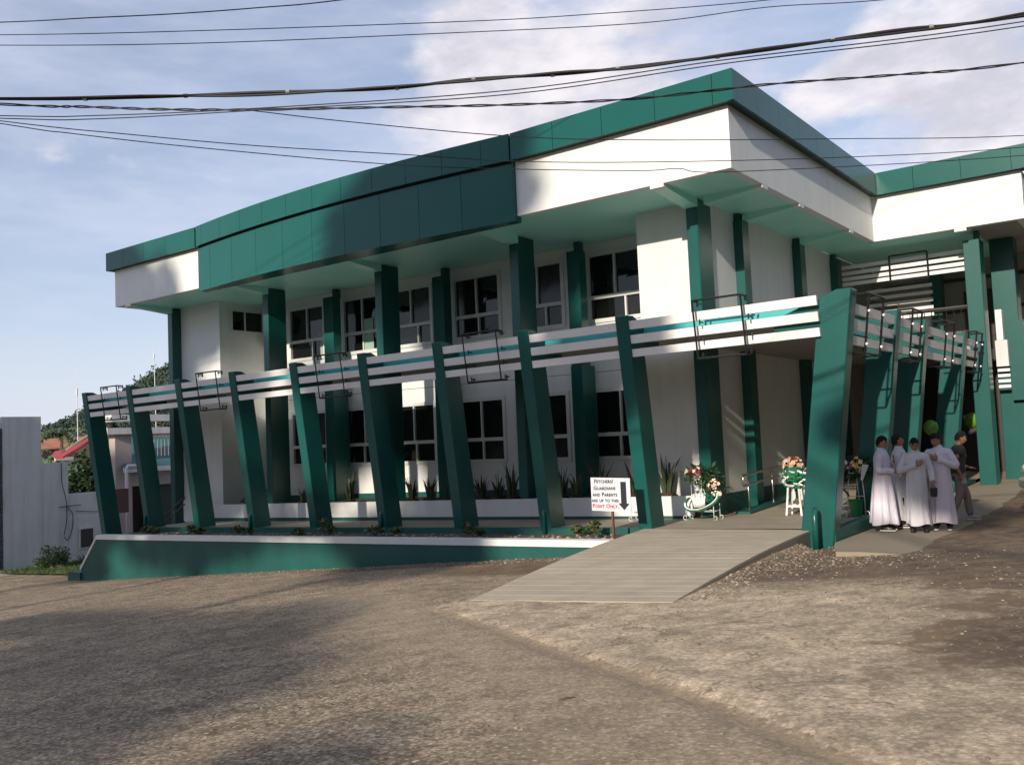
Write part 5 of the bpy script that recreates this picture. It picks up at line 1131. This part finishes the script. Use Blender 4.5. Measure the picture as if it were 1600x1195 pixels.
# ================================================================== OVERHEAD CABLES
CB = {
'C1' : [(-18.04, 7.85, 8.5), (-16.56, 8.86, 8.47), (-15.2, 9.79, 8.44), (-13.85, 10.71, 8.45), (-12.46, 11.66, 8.5)] ,
'C2' : [(-17.94, 7.8, 8.2), (-15.05, 9.96, 8.11), (-10.97, 12.99, 8.05), (-8.98, 14.47, 8.07), (-5.95, 16.72, 8.2)] ,
'C3' : [(-17.95, 7.81, 8.0), (-14.92, 10.0, 7.84), (-11.31, 12.62, 7.79), (-7.93, 15.07, 7.79), (-5.94, 16.5, 7.97), (-4.18, 17.78, 8.0)] ,
'C4' : [(-17.09, 7.42, 6.6), (-14.8, 8.85, 6.42), (-12.97, 9.98, 6.34), (-10.99, 11.2, 6.22), (-9.63, 12.04, 6.27), (-8.3, 12.86, 6.23), (-7.18, 13.56, 6.27), (-5.34, 14.7, 6.37), (-3.54, 15.81, 6.53), (-1.8, 16.89, 6.6)] ,
'C4b' : [(-17.06, 7.41, 6.6), (-14.76, 8.82, 6.43), (-12.93, 9.95, 6.27), (-10.95, 11.16, 6.23), (-9.59, 11.99, 6.21), (-8.26, 12.81, 6.24), (-7.14, 13.49, 6.21), (-5.31, 14.62, 6.37), (-3.53, 15.71, 6.44), (-1.78, 16.78, 6.6)] ,
'C5' : [(-16.56, 7.19, 6.3), (-15.38, 8.09, 6.19), (-14.21, 8.98, 6.08), (-12.94, 9.95, 6.01), (-11.13, 11.33, 5.96), (-9.31, 12.71, 5.91), (-7.49, 14.09, 5.93), (-5.66, 15.49, 6.09), (-3.84, 16.88, 6.17), (-2.0, 18.28, 6.3)] ,
'C6' : [(-16.86, 7.32, 6.2), (-15.25, 8.25, 6.04), (-12.68, 9.74, 5.91), (-8.78, 12.0, 5.83), (-5.76, 13.76, 6.02), (-1.72, 16.1, 6.2)] ,
'C7' : [(-16.99, 7.38, 6.2), (-15.38, 8.32, 6.03), (-12.49, 10.01, 5.92), (-8.87, 12.12, 5.82), (-5.64, 14.01, 6.03), (-1.74, 16.29, 6.2)] ,
'C8' : [(-16.57, 7.19, 6.0), (-15.15, 8.79, 5.81), (-13.66, 10.48, 5.65), (-11.68, 12.72, 5.53), (-10.42, 14.14, 5.45), (-8.65, 16.13, 5.48), (-5.79, 19.36, 5.66), (-2.64, 22.93, 6.0)] ,
'C9' : [(-16.42, 7.13, 5.9), (-15.68, 8.0, 5.76), (-14.34, 9.57, 5.57), (-12.07, 12.24, 5.34), (-10.44, 14.16, 5.3), (-8.7, 16.2, 5.33), (-8.15, 16.84, 5.39), (-7.32, 17.83, 5.36), (-2.69, 23.27, 5.9)] ,
'C10' : [(-13.05, 9.82, 6.0), (-11.84, 11.22, 5.84), (-9.89, 13.46, 5.66), (-8.23, 15.38, 5.66), (-5.51, 18.52, 5.8), (-2.51, 21.98, 6.0)] }
# the cables that pass in front of the hall's eaves hang nearer the street: same lines of sight, 0.6 of the distance
POLE_A, POLE_B = Vector((-27.0, 0.5, -3.4)), Vector((6.5, 22.5, -1.2))
CLAB = {'C1': 'thin black overhead cable at the very top left corner', 'C2': 'thin overhead line, second from the top', 'C3': 'thin overhead line, third from the top', 'C4': 'thick black cable bundle sweeping across the sky to the top right', 'C4b': 'second strand lashed to the thick black cable bundle',
        'C5': 'twisted cable crossing the tip of the green roof corner', 'C6': 'thin line just above the twisted cable on the right, upper of a pair', 'C7': 'thin line just above the twisted cable, lower of a pair', 'C8': 'thin drop line crossing the white fascia, middle of three', 'C9': 'thin drop line crossing the white fascia, lowest of three', 'C10': 'thin drop line branching down from the twisted cable, highest over the white fascia'}
for k, pts in CB.items():
    f_ = 0.62 if k in ('C8', 'C9', 'C10') else (0.58 if k[1] in '4567' else 1.0)
    P_ = [Vector(p)*f_ for p in pts]
    if k in ('C8', 'C9', 'C10'): pass
    if k != 'C10':
        d = (P_[0]-P_[1]).normalized(); P_ = [P_[0]+d*10+Vector((0, 0, .6)), P_[0]+d*4+Vector((0, 0, .1))]+P_
    d = (P_[-1]-P_[-2]).normalized(); P_ += [P_[-1]+d*4+Vector((0, 0, .2)), P_[-1]+d*10+Vector((0, 0, .8))]
    c_ = catmull(P_, 8); r = dict(C4=.024, C4b=.020, C5=.012, C1=.011).get(k, .0085)*(.64 if f_ < 1 else 1)
    m = MB()
    if k == 'C5':
        for ph in (0, math.pi):
            q = []
            for i in range(len(c_)-1):
                for s in range(4):
                    t = s/4; p = c_[i].lerp(c_[i+1], t); a = (i+t)*1.25+ph; q.append(p+Vector((.3*math.cos(a), -.3*math.cos(a), math.sin(a)))*.009)
            m.tube(q, .0075, 5)
    else: m.tube(c_, r, 6)
    o = thing('overhead_cable', m, 'cable', CLAB[k], 'cable', 'overhead utility cables', origin=tuple(P_[len(P_)//2]), smooth=True)
    if k == 'C4':
        for i in range(6, len(c_)-4, 7): p = c_[i]; build('tie', MB().tube([p-(c_[i+1]-p).normalized()*.02, p+(c_[i+1]-p).normalized()*.02], .022, 7), 'grey', o).location = (0, 0, 0)
# ================================================================== NEIGHBOURING PLOT, FAR LEFT
def fb(mb, y0, y1, z0, z1, x=-36.0, d=.3): return mb.box(x-d, x, y0, y1, z0, z1)
bw = root('boundary_wall', (-36.1, 16.3, -4.2), 'tall plain white boundary wall at the left edge', 'wall')
build('wall_panel', fb(MB(), 15.62, 17.06, -4.6, 1.60), 'oldwhite', bw)
build('wall_panel', MB().box(-36.6, -36.3, 5, 15.62, -4.6, 1.62), 'oldwhite', bw)
pi = root('stone_pillar', (-36.1, 15.2, -4.3), 'dark pillar clad in grey stone blocks at the left edge', 'pillar')
build('core', MB().box(-36.35, -36.02, 14.7, 15.6, -4.6, 1.16), 'stone', pi)
rs = random.Random(2); z = -4.6
while z < 1.1:
    h = rs.choice((.14, .18, .22)); y = 14.7
    while y < 15.58:
        w = min(rs.uniform(.2, .45), 15.6-y); d_ = rs.uniform(.0, .05); build('stone_block', MB().box(-36.02, -35.97+d_, y+.006, y+w-.006, z+.006, z+h-.006), 'stone', pi, bevel=.01); y += w
    z += h
lw = root('low_boundary_wall', (-36.1, 18, -4.2), 'stepped low white wall with an old cable and a dark meter panel', 'wall')
build('wall_panel', MB().box(-36.4, -36.06, 17.06, 18.13, -4.6, -.22), 'oldwhite', lw)
build('wall_panel', MB().box(-36.4, -36.03, 18.13, 20.2, -4.6, -2.45), 'oldwhite', lw)
build('wall_panel', MB().box(-36.4, -36.1, 18.13, 19.45, -2.45, -1.50), 'oldwhite', lw)
build('brick_panel', MB().box(-36.4, -36.09, 19.45, 20.7, -2.45, -1.45), 'redwall', lw)
mp = build('meter_panel', MB().box(-36.03, -35.97, 18.52, 19.12, -3.72, -2.88), 'oldwhite', lw)
build('panel_door', MB().box(-35.97, -35.955, 18.57, 19.07, -3.66, -2.94), 'dark', mp)
m = MB()
for pts in ([(17.82, -.25), (17.84, -1.0), (17.95, -1.5), (18.02, -1.95), (18.0, -2.6), (17.9, -3.1)], [(18.0, -1.95), (18.25, -2.3), (18.22, -2.9), (18.05, -3.3), (17.9, -3.15)], [(17.7, -1.98), (18.6, -1.96)], [(18.4, -2.2), (19.3, -2.3)]):
    m.tube(catmull([(-35.98, y, z) for y, z in pts], 4), .016, 5)
build('old_cable', m, 'cable', lw)
# annex beyond
AX = root('annex_building', (-39.5, 24, -4.3), 'old pinkish annex with a teal lean-to roof seen between the leftmost posts', 'building')
build('pillar', MB().box(-38.5, -38, 21.2, 21.97, -4.5, 1.1), 'pink', AX)
build('upper_slab', MB().box(-38.7, -37.8, 20.75, 29, .88, 1.16), 'oldwhite', AX)
build('upper_slab', MB().box(-38.7, -37.9, 21.0, 29, 1.45, 1.75), 'oldwhite', AX)
build('rear_wall', MB().box(-40.2, -39.9, 23.6, 30, -4.5, 1.2), 'pink', AX)
build('parapet', MB().box(-38.3, -38.05, 21.97, 23.9, -1.45, -.8), 'pink', AX)
build('roof', MB().hexa([(-37.7, 21.4, -.66), (-37.7, 27, -.63), (-40, 27, .75), (-40, 22.5, .75), (-37.7, 21.4, -.60), (-37.7, 27, -.57), (-40, 27, .81), (-40, 22.5, .81)]), 'tealroof', AX)
build('roof_fascia', MB().box(-37.72, -37.66, 21.4, 27, -.82, -.60), 'oldwhite', AX)
build('wall', MB().box(-38.4, -38.1, 22.9, 23.35, -4.5, -.9).box(-38.4, -38.1, 24.3, 28, -4.5, -.9), 'pink', AX)
dr = build('door', MB().box(-38.35, -38.2, 23.4, 24.25, -4.4, -1.4), 'dark', AX)
build('transom_window', MB().box(-38.2, -38.17, 23.45, 24.2, -1.38, -.95), 'tealroof', AX)
m = MB(); m.tube([(-37.9, 22.9, .82), (-37.9, 27, .85)], .03, 5)
for k in range(22): m.tube([(-37.9, 23.0+.18*k, -.15), (-37.9, 23.0+.18*k, .82)], .012, 4)
build('balcony_railing', m, 'pink', AX)
build('downpipe', MB().tube([(-37.6, 22.0, -.55), (-37.6, 21.55, -.52), (-37.6, 21.48, -.65), (-37.6, 21.5, -4.3)], .075, 8), 'oldwhite', AX, smooth=True)
build('undercroft', MB().box(-39.4, -39.2, 21.6, 23.4, -4.4, -1.35), 'dark', AX)
# ------------------------------------------------------------------ foliage
def leafcloud(mb, c, r, n, L_, rs, up=.3):
    for _ in range(n):
        u = Vector((rs.gauss(0, 1), rs.gauss(0, 1), rs.gauss(0, 1))).normalized()*(rs.random()**.38)
        p = Vector((c[0]+u.x*r[0], c[1]+u.y*r[1], c[2]+u.z*r[2])); d = Vector((rs.gauss(0, 1), rs.gauss(0, 1), rs.gauss(0, .7)-up*.3)).normalized(); w = d.cross(Vector((rs.gauss(0, 1), rs.gauss(0, 1), rs.gauss(0, 1)))).normalized(); l = L_*rs.uniform(.6, 1.4)
        mb.add([p-d*l*.5, p+w*l*.26, p+d*l*.5, p-w*l*.26], [(0, 1, 2, 3)])
def tree(loc, lobes, L_, seed, label, mt='leaf', name='broadleaf_tree', group=None, tr=.16, trunk_to=None):
    """lobes: (cx, cy, cz, rx, ry, rz, leaves, clumps), centres relative to the foot"""
    rs = random.Random(seed); o = root(name, loc, label, 'tree', group); b = Vector(loc); m = MB(); lf = MB()
    top = b+Vector(trunk_to or lobes[0][:3]); q = [b-Vector((0, 0, .3)), b.lerp(top, .3)+Vector((rs.uniform(-.2, .2), rs.uniform(-.2, .2), 0)), b.lerp(top, .65)+Vector((rs.uniform(-.3, .3), rs.uniform(-.3, .3), 0)), top]
    m.tube(catmull(q, 4), [tr*(1-.06*i) for i in range(13)], 8)
    for (cx, cy, cz, rx, ry, rz, n, k) in lobes:
        lc = b+Vector((cx, cy, cz))
        if (lc-top).length > max(rx, rz)*1.2: m.tube(catmull([b.lerp(top, .7), b.lerp(top, .8).lerp(lc, .5)+Vector((0, 0, .3)), lc], 4), [tr*.5*(1-.08*i) for i in range(9)], 6)
        for i in range(k):
            u = Vector((rs.gauss(0, 1), rs.gauss(0, 1), rs.gauss(0, .9))).normalized()*rs.uniform(.25, .95); c = lc+Vector((u.x*rx, u.y*ry, u.z*rz)); s_ = b.lerp(top, rs.uniform(.6, .95)) if (lc-top).length < max(rx, rz)*1.2 else lc
            m.tube(catmull([s_, s_.lerp(c, .5)+Vector((0, 0, rs.uniform(-.1, .25)*rz*.5)), c], 3), [tr*.35*(1-.12*i) for i in range(7)], 5)
            f = rs.uniform(.24, .46); leafcloud(lf, c, (rx*f*1.15, ry*f*1.15, rz*f*.9), n//k, L_, rs)
    build('trunk', m, 'bark', o, smooth=True); build('crown', lf, mt, o); return o
# plot plants
o = root('shrub', (-33.6, 16.3, -4.1), 'rounded green shrub at the foot of the tall white boundary wall', 'shrub')
rs = random.Random(61); st = MB(); lf = MB()
for i in range(18):
    u = Vector((rs.gauss(0, 1), rs.gauss(0, 1), abs(rs.gauss(0, .8)))).normalized()*rs.uniform(.4, 1); c = Vector((-33.6+u.x*.55, 16.35+u.y*.62, -3.95+u.z*.85)); st.tube([(-33.6, 16.3, -4.3), c], .012, 4); leafcloud(lf, c, (.26, .26, .20), 90, .09, rs)
build('stems', st, 'bark', o); build('foliage', lf, 'shrub', o)
o = root('agave', (-33.2, 17.35, -4.15), 'spiky agave by the left end of the green retaining wall', 'plant'); m = MB(); rs = random.Random(62)
for k in range(26):
    a = k*2.4; e = rs.uniform(.5, 1.3); c = Vector((-33.2, 17.35, -4.15)); L_ = rs.uniform(.55, .85); d = Vector((math.cos(a)*math.cos(e), math.sin(a)*math.cos(e), math.sin(e))); w = d.cross(Vector((0, 0, 1))).normalized()*.035
    m.add([c-w, c+w, c+d*L_*.5+w*.9, c+d*L_, c+d*L_*.5-w*.9, c+d*L_*.5-Vector((0, 0, .02))], [(0, 1, 2, 5), (0, 5, 4), (5, 2, 3), (4, 5, 3)])
build('leaves', m, 'snake', o)
m = MB().ell((-33.3, 16.3, -4.15), (.26, .34, .24), 12, 8, fn=lambda p, d: p+d*.10*mnoise.noise(d*2.5))
thing('boulder', m, 'rock', 'pale round boulder in the grass below the shrub', 'rock', origin=(-33.3, 16.3, -4.15))
m = MB(); m.grid(list(np.linspace(-35.9, -29.6, 24)), list(np.linspace(15.0, 19, 16)), lambda x, y: zg(x, y)+.05+.05*mnoise.noise(Vector((x, y, 7))))
rs = random.Random(63)
for k in range(5200):
    x, y = rs.uniform(-35.5, -29.8), rs.uniform(15.1, 18.6); z = zg(x, y)+.05; a = rs.uniform(0, 6.28); h = rs.uniform(.05, .14); m.add([(x-.012*math.cos(a), y-.012*math.sin(a), z), (x+.012*math.cos(a), y+.012*math.sin(a), z), (x+rs.uniform(-.05, .05), y+rs.uniform(-.05, .05), z+h)], [(0, 1, 2)])
o = build('grass', m, 'grass'); o['kind'] = 'stuff'
o = build('kerb_slab', MB().box(-36.0, -33.9, 14.4, 15.6, -4.5, -4.12), 'concrete'); o['kind'] = 'structure'
# trees, roofs and masts beyond
tree((-50, 26.2, -4.5), [(0, 0, 3.1, 1.7, 1.9, 1.9, 4200, 22)], .30, 71, 'dense dark green tree beside the leftmost post, behind the low wall', 'leafdark', group='trees behind the left wall')
tree((-47, 28.0, -4.5), [(0, 0, 4.0, 1.5, 1.6, 1.9, 2600, 18)], .30, 72, 'dark green tree showing between the first and second posts', 'leafdark', group='trees behind the left wall')
tree((-62, 29.2, -4.5), [(0, 0, 3.3, 1.9, 1.9, 1.3, 2200, 16)], .36, 73, 'mid green tree just above the stepped low wall', 'shrub', group='trees behind the left wall')
tree((-74, 38.5, -4.5), [(0, 0, 4.0, 4.2, 3.5, 1.2, 2600, 18)], .5, 74, 'grey green trees below the rusted orange roof', 'leaf', group='trees behind the left wall')
def palm(loc, h, label, seed, L_=2.6):
    rs = random.Random(seed); o = root('coconut_palm', loc, label, 'palm tree'); m = MB(); b = Vector(loc)
    m.tube([b, b+Vector((.15, .1, h*.5)), b+Vector((.1, .3, h))], [.2, .15, .13], 7); build('trunk', m, 'bark', o, smooth=True); m = MB(); c = b+Vector((.1, .3, h))
    for k in range(17):
        a = k*2.4; el_ = rs.uniform(-.1, 1.1); d = Vector((math.cos(a), math.sin(a), 0)); pts = [c+d*(L_*t)*math.cos(el_*(1-t*.5))+Vector((0, 0, L_*(math.sin(el_)*t-.75*t*t))) for t in np.linspace(0, 1, 9)]
        for i in range(8):
            for s in (-1, 1):
                p, q = pts[i], pts[i+1]; w = d.cross(Vector((0, 0, 1)))*s*(.55*math.sin(math.pi*(i+1.2)/9.5))+Vector((0, 0, -.25)); m.add([p, p.lerp(q, .6), p.lerp(q, .8)+w], [(0, 1, 2)]); m.add([p.lerp(q, .5), q, q+w], [(0, 1, 2)])
    build('crown', m, 'palm', o)
palm((-80, 39.4, -4.5), 6.4, 'coconut palm in front of the rusted orange roof', 5, 2.5)
palm((-76, 34.6, -4.5), 4.8, 'low palm tucked against the tall white boundary wall', 6, 2.2)
hr = root('red_roof_house', (-61.5, 31.5, -4.5), 'house with a red sheet roof and a weathered gable beside the leftmost post', 'house')
build('roof', MB().hexa([(-58.5, 29.1, -.12), (-58.5, 30.3, .50), (-58.8, 32.6, 1.9), (-59.6, 29.1, -.12), (-58.5, 29.1, 0), (-58.5, 30.3, .62), (-58.8, 32.6, 2.05), (-59.6, 29.1, 0)]), 'redroof', hr)
build('roof', MB().hexa([(-60, 29.4, -.02), (-60, 30.5, .0), (-61.2, 30.5, .0), (-61.2, 29.6, -.02), (-60, 29.9, .40), (-60, 30.5, .45), (-61.2, 30.5, .45), (-61.2, 29.9, .40)]), 'redroof', hr)
build('fascia', MB().box(-60.05, -59.9, 29.3, 30.5, -.25, -.03), 'oldwhite', hr)
build('gable', MB().prism([(30.4, -.2), (34.4, -.2), (34.2, 1.0), (32.9, 1.9), (32.5, 1.75), (30.5, .50)], lambda u, w, t: (t, u, w), -61, -60.6), 'thatch', hr)
build('wall', MB().box(-66, -61, 29.8, 34, -4.5, -.2), 'oldwhite', hr)
ho = root('orange_roof_house', (-92, 46, -4.5), 'distant house with a long rusted orange roof at the foot of the hill', 'house')
build('roof', MB().hexa([(-88.6, 42.0, .7), (-88.6, 51, 1.2), (-94, 51, 2.0), (-94, 42.0, 1.6), (-88.6, 42.0, .82), (-88.6, 51, 1.32), (-94, 51, 2.15), (-94, 42.0, 1.75)]), 'rustroof', ho)
build('wall', MB().box(-94, -89.2, 42.4, 50.5, -4.5, .75), 'redwall', ho)
for (a, b_, lab, r) in (((-70, 36.06, -4.5), (-70, 35.97, 5.2), 'slender pale mast before the wooded hill, left of the first post', .055), ((-120, 73.3, -4.5), (-120, 73.1, 14.2), 'tall thin antenna mast in the sky beside the hall corner', .09)):
    o = root('antenna_mast', a, lab, 'mast'); build('pole', MB().tube([a, b_], [r, r*.6], 6), 'oldwhite', o); top = Vector(b_)
    build('whip', MB().tube([top, top+Vector((0, 0, 1.5))], r*.3, 4), 'oldwhite', o); build('antenna_head', MB().tube([top-Vector((0, 0, .5)), top+Vector((0, 0, .1))], r*1.5, 6), 'oldwhite', o)
# wooded hill
def hz(x, y):
    u = Vector((x+185, y-190)); r1 = math.exp(-((x+150)**2/150**2+(y-200)**2/110**2)); return -5+37.0*math.exp(-((x+205)/62)**2-((y-172)/56)**2)+34*math.exp(-((x+150)/70)**2-((y-235)/70)**2)+1.5*mnoise.noise(Vector((x*.03, y*.03, 0)))
hm = MB(); hm.grid(list(np.linspace(-420, 40, 70)), list(np.linspace(70, 420, 60)), hz)
o = build('hill', hm, 'hillleaf', smooth=True); o['kind'] = 'structure'
def forest():
    rs = random.Random(77); N = 0; V = []; F = []
    for k in range(5200):
        x = rs.uniform(-300, -150); y = rs.uniform(100, 240); z = hz(x, y)
        if z < -3.5: continue
        h = rs.uniform(1.3, 3.0)*(1.5 if rs.random() < .08 else 1); r = h*rs.uniform(.36, .58)
        for _ in range(34):
            u = Vector((rs.gauss(0, 1), rs.gauss(0, 1), rs.gauss(0, 1))).normalized()*rs.random()**.33; p = Vector((x+u.x*r, y+u.y*r, z+h*.65+u.z*h*.42)); d = Vector((rs.gauss(0, 1), rs.gauss(0, 1), rs.gauss(0, 1))).normalized(); w = d.orthogonal().normalized(); l = rs.uniform(.25, .5)
            n = len(V); V.extend([tuple(p-d*l), tuple(p+w*l*.6), tuple(p+d*l), tuple(p-w*l*.6)]); F.append((n, n+1, n+2, n+3))
    me = bpy.data.meshes.new('hill_forest'); me.from_pydata(V, [], F); me.materials.append(MT['hillleaf']); o = bpy.data.objects.new('hill_forest', me); COL.objects.link(o); o['kind'] = 'stuff'
forest()
# ------------------------------------------------------------------ trees on the near side of the street (they throw the broken shade)
K_ = math.tan(rad(SUN_EL))/math.cos(rad(SUN_AZ)); KX = math.tan(rad(SUN_AZ))
def lobe(foot, ty, x, y, z, rx, ry, rz, n, k):           # a lobe at depth ty standing between the sun and the spot (x, y, z)
    d = y-ty; return (x+d*KX-foot[0], ty-foot[1], z+d*K_-foot[2], rx, ry, rz, n, k)
f = (-8.8, -24.0, -2.4)
tree(f, [lobe(f, -24, -14.2, 16, 5.8, 3.2, 3.4, 2.2, 24000, 32), lobe(f, -23.5, -14.4, 16, 2.0, 3.8, 3.2, 2.2, 20000, 30), lobe(f, -23, -14.2, 16, -1.2, 4.0, 3.2, 2.6, 22000, 32)], .42, 81, 'tall dense street tree across the yard from the middle of the hall', 'leaf', 'street_tree', 'street trees opposite the hall', .3)
f = (-16.0, -24.0, -2.9)
tree(f, [lobe(f, -24, -22.0, 16, 2.2, 3.2, 3.4, 1.6, 5600, 22), lobe(f, -23, -23.8, 16, .4, 2.2, 3.0, 2.0, 3600, 14), lobe(f, -23, -21.5, 16, -2.6, 3.6, 3.0, 1.4, 3400, 16)], .40, 82, 'thin-crowned street tree opposite the left half of the hall', 'leaf', 'street_tree', 'street trees opposite the hall', .24)
f = (-22.0, -24.0, -3.4)
tree(f, [lobe(f, -24, -28.6, 16, 4.8, 2.9, 3.2, 2.8, 8000, 28), lobe(f, -23.5, -28, 16, 1.2, 3.4, 3.0, 2.4, 13000, 24), lobe(f, -23, -28, 16, -2.2, 3.6, 3.0, 2.0, 8000, 20), lobe(f, -24, -35.5, 17, -1.0, 4.6, 3.0, 4.4, 22000, 30)], .42, 83, 'tall street tree opposite the far left end of the hall', 'leaf', 'street_tree', 'street trees opposite the hall', .3)
f = (-6.2, -19.0, -2.0)
tree(f, [lobe(f, -19, -9.6, 4.6, -2.2, 3.5, 2.2, 1.15, 7000, 24), lobe(f, -19, -15.0, 7.4, -2.7, 2.6, 1.6, .7, 4000, 14), lobe(f, -19, -4.2, 2.9, -1.8, .9, .8, .36, 1500, 10)], .32, 84, 'low spreading tree behind the photographer on the left', 'leaf', 'street_tree', 'street trees opposite the hall', .16)
f = (4.2, -9.0, -1.3)
tree(f, [lobe(f, -9, -9.5, 18.2, .1, 1.7, 1.2, 1.6, 6000, 20), lobe(f, -9, -3.95, 17.2, -.9, 1.5, 1.0, 1.35, 3600, 16)], .28, 85, 'street tree behind the photographer on the right with long bare limbs', 'leaf', 'street_tree', 'street trees opposite the hall', .22, (0, 0, 7.5))
# added leaf rows, unseen behind and right of the camera, screening off sky light
def thicket():
    rs = random.Random(88); lf = MB()
    for k in range(230):
        x = rs.uniform(-85, 60); y = rs.uniform(-46, -27); g_ = -1.4+.087*max(min(x, 4), -30); h = rs.uniform(7, 10.5)+(-27-y)*.40
        for q in range(3): leafcloud(lf, (x+rs.uniform(-1.5, 1.5), y+rs.uniform(-1, 1), g_+h*(.25+.25*q)), (2.6, 2.2, h*.2), 52, 1.3, rs)
    for k in range(260):
        x = rs.uniform(10, 50); y = rs.uniform(-24, 75); h = rs.uniform(11, 19)
        for q in range(3): leafcloud(lf, (x, y, -1.2+h*(.25+.25*q)), (2.6, 2.4, h*.2), 46, 1.3, rs)
    o = build('sky_screen_thicket', lf, 'leaf'); o['kind'] = 'stuff'
thicket()
tz_ = ZAT(-3.37, 4.92)
thing('twig', MB().tube([(-3.37-.035, 4.92-.05, tz_+.008), (-3.37, 4.92, tz_+.016), (-3.37+.03, 4.92+.05, tz_+.010)], [.004, .006, .004], 5), 'bark', 'small dark twig lying on the worn asphalt below the gutter', 'twig', origin=(-3.37, 4.92, tz_))
# ------------------------------------------------------------------ parked car at the right edge
def car(x, y, z, yaw):
    o = bpy.data.objects.new('parked_car', None); COL.objects.link(o); o.location = (x, y, z); BASE[o.name] = Vector((0, 0, 0))
    o.rotation_euler = (0, 0, yaw); tag(o, 'pale parked car just entering the frame at the right edge', 'car')
    prof = [(-2.0, .35), (-2.05, .62), (-1.95, .80), (-1.1, .92), (-.55, 1.36), (.9, 1.40), (1.55, .98), (1.98, .92), (2.05, .6), (2.0, .35)]
    build('body', MB().prism(prof, lambda u, w, t: (u, t, w), -.80, .80), 'carpaint', o, bevel=.06)
    gl = [(-1.0, .95), (-.5, 1.30), (.85, 1.33), (1.4, .98)]
    for s in (-1, 1): build('side_window', MB().prism(gl, lambda u, w, t: (u, t, w), s*.795, s*.808), 'glass', o)
    build('windscreen', MB().hexa([(-1.12, -.66, .94), (-1.12, .66, .94), (-1.09, .66, .93), (-1.09, -.66, .93), (-.59, -.60, 1.34), (-.59, .60, 1.34), (-.56, .60, 1.33), (-.56, -.60, 1.33)]), 'glass', o)
    for s in (-1, 1): build('headlight', MB().ell((-1.98, s*.60, .68), (.08, .16, .08), 10, 6), 'lamp', o, smooth=True)
    build('bumper', MB().box(-2.10, -1.9, -.78, .78, .30, .50), 'carpaint', o, bevel=.04)
    for u in (-1.25, 1.25):
        for s in (-1, 1):
            w = root('wheel', (0, 0, 0), None, None); w.parent = o; KIDS.setdefault(o.name, []).append(w)
            m = MB(); q = [[(u+r*math.cos(a), s*.80+t, .31+r*math.sin(a)) for a in np.linspace(0, 6.2832, 20, endpoint=False)] for t, r in ((-.10, .22), (-.10, .31), (.08, .31), (.08, .22))]
            m.rings(q); build('tyre', m, 'tyre', w); build('rim', MB().tube([(u, s*.80-.09, .31), (u, s*.80+.085, .31)], .21, 14), 'steel', w)
car(-.55, 19.6, zg(-1, 19.6)+.02, rad(20))
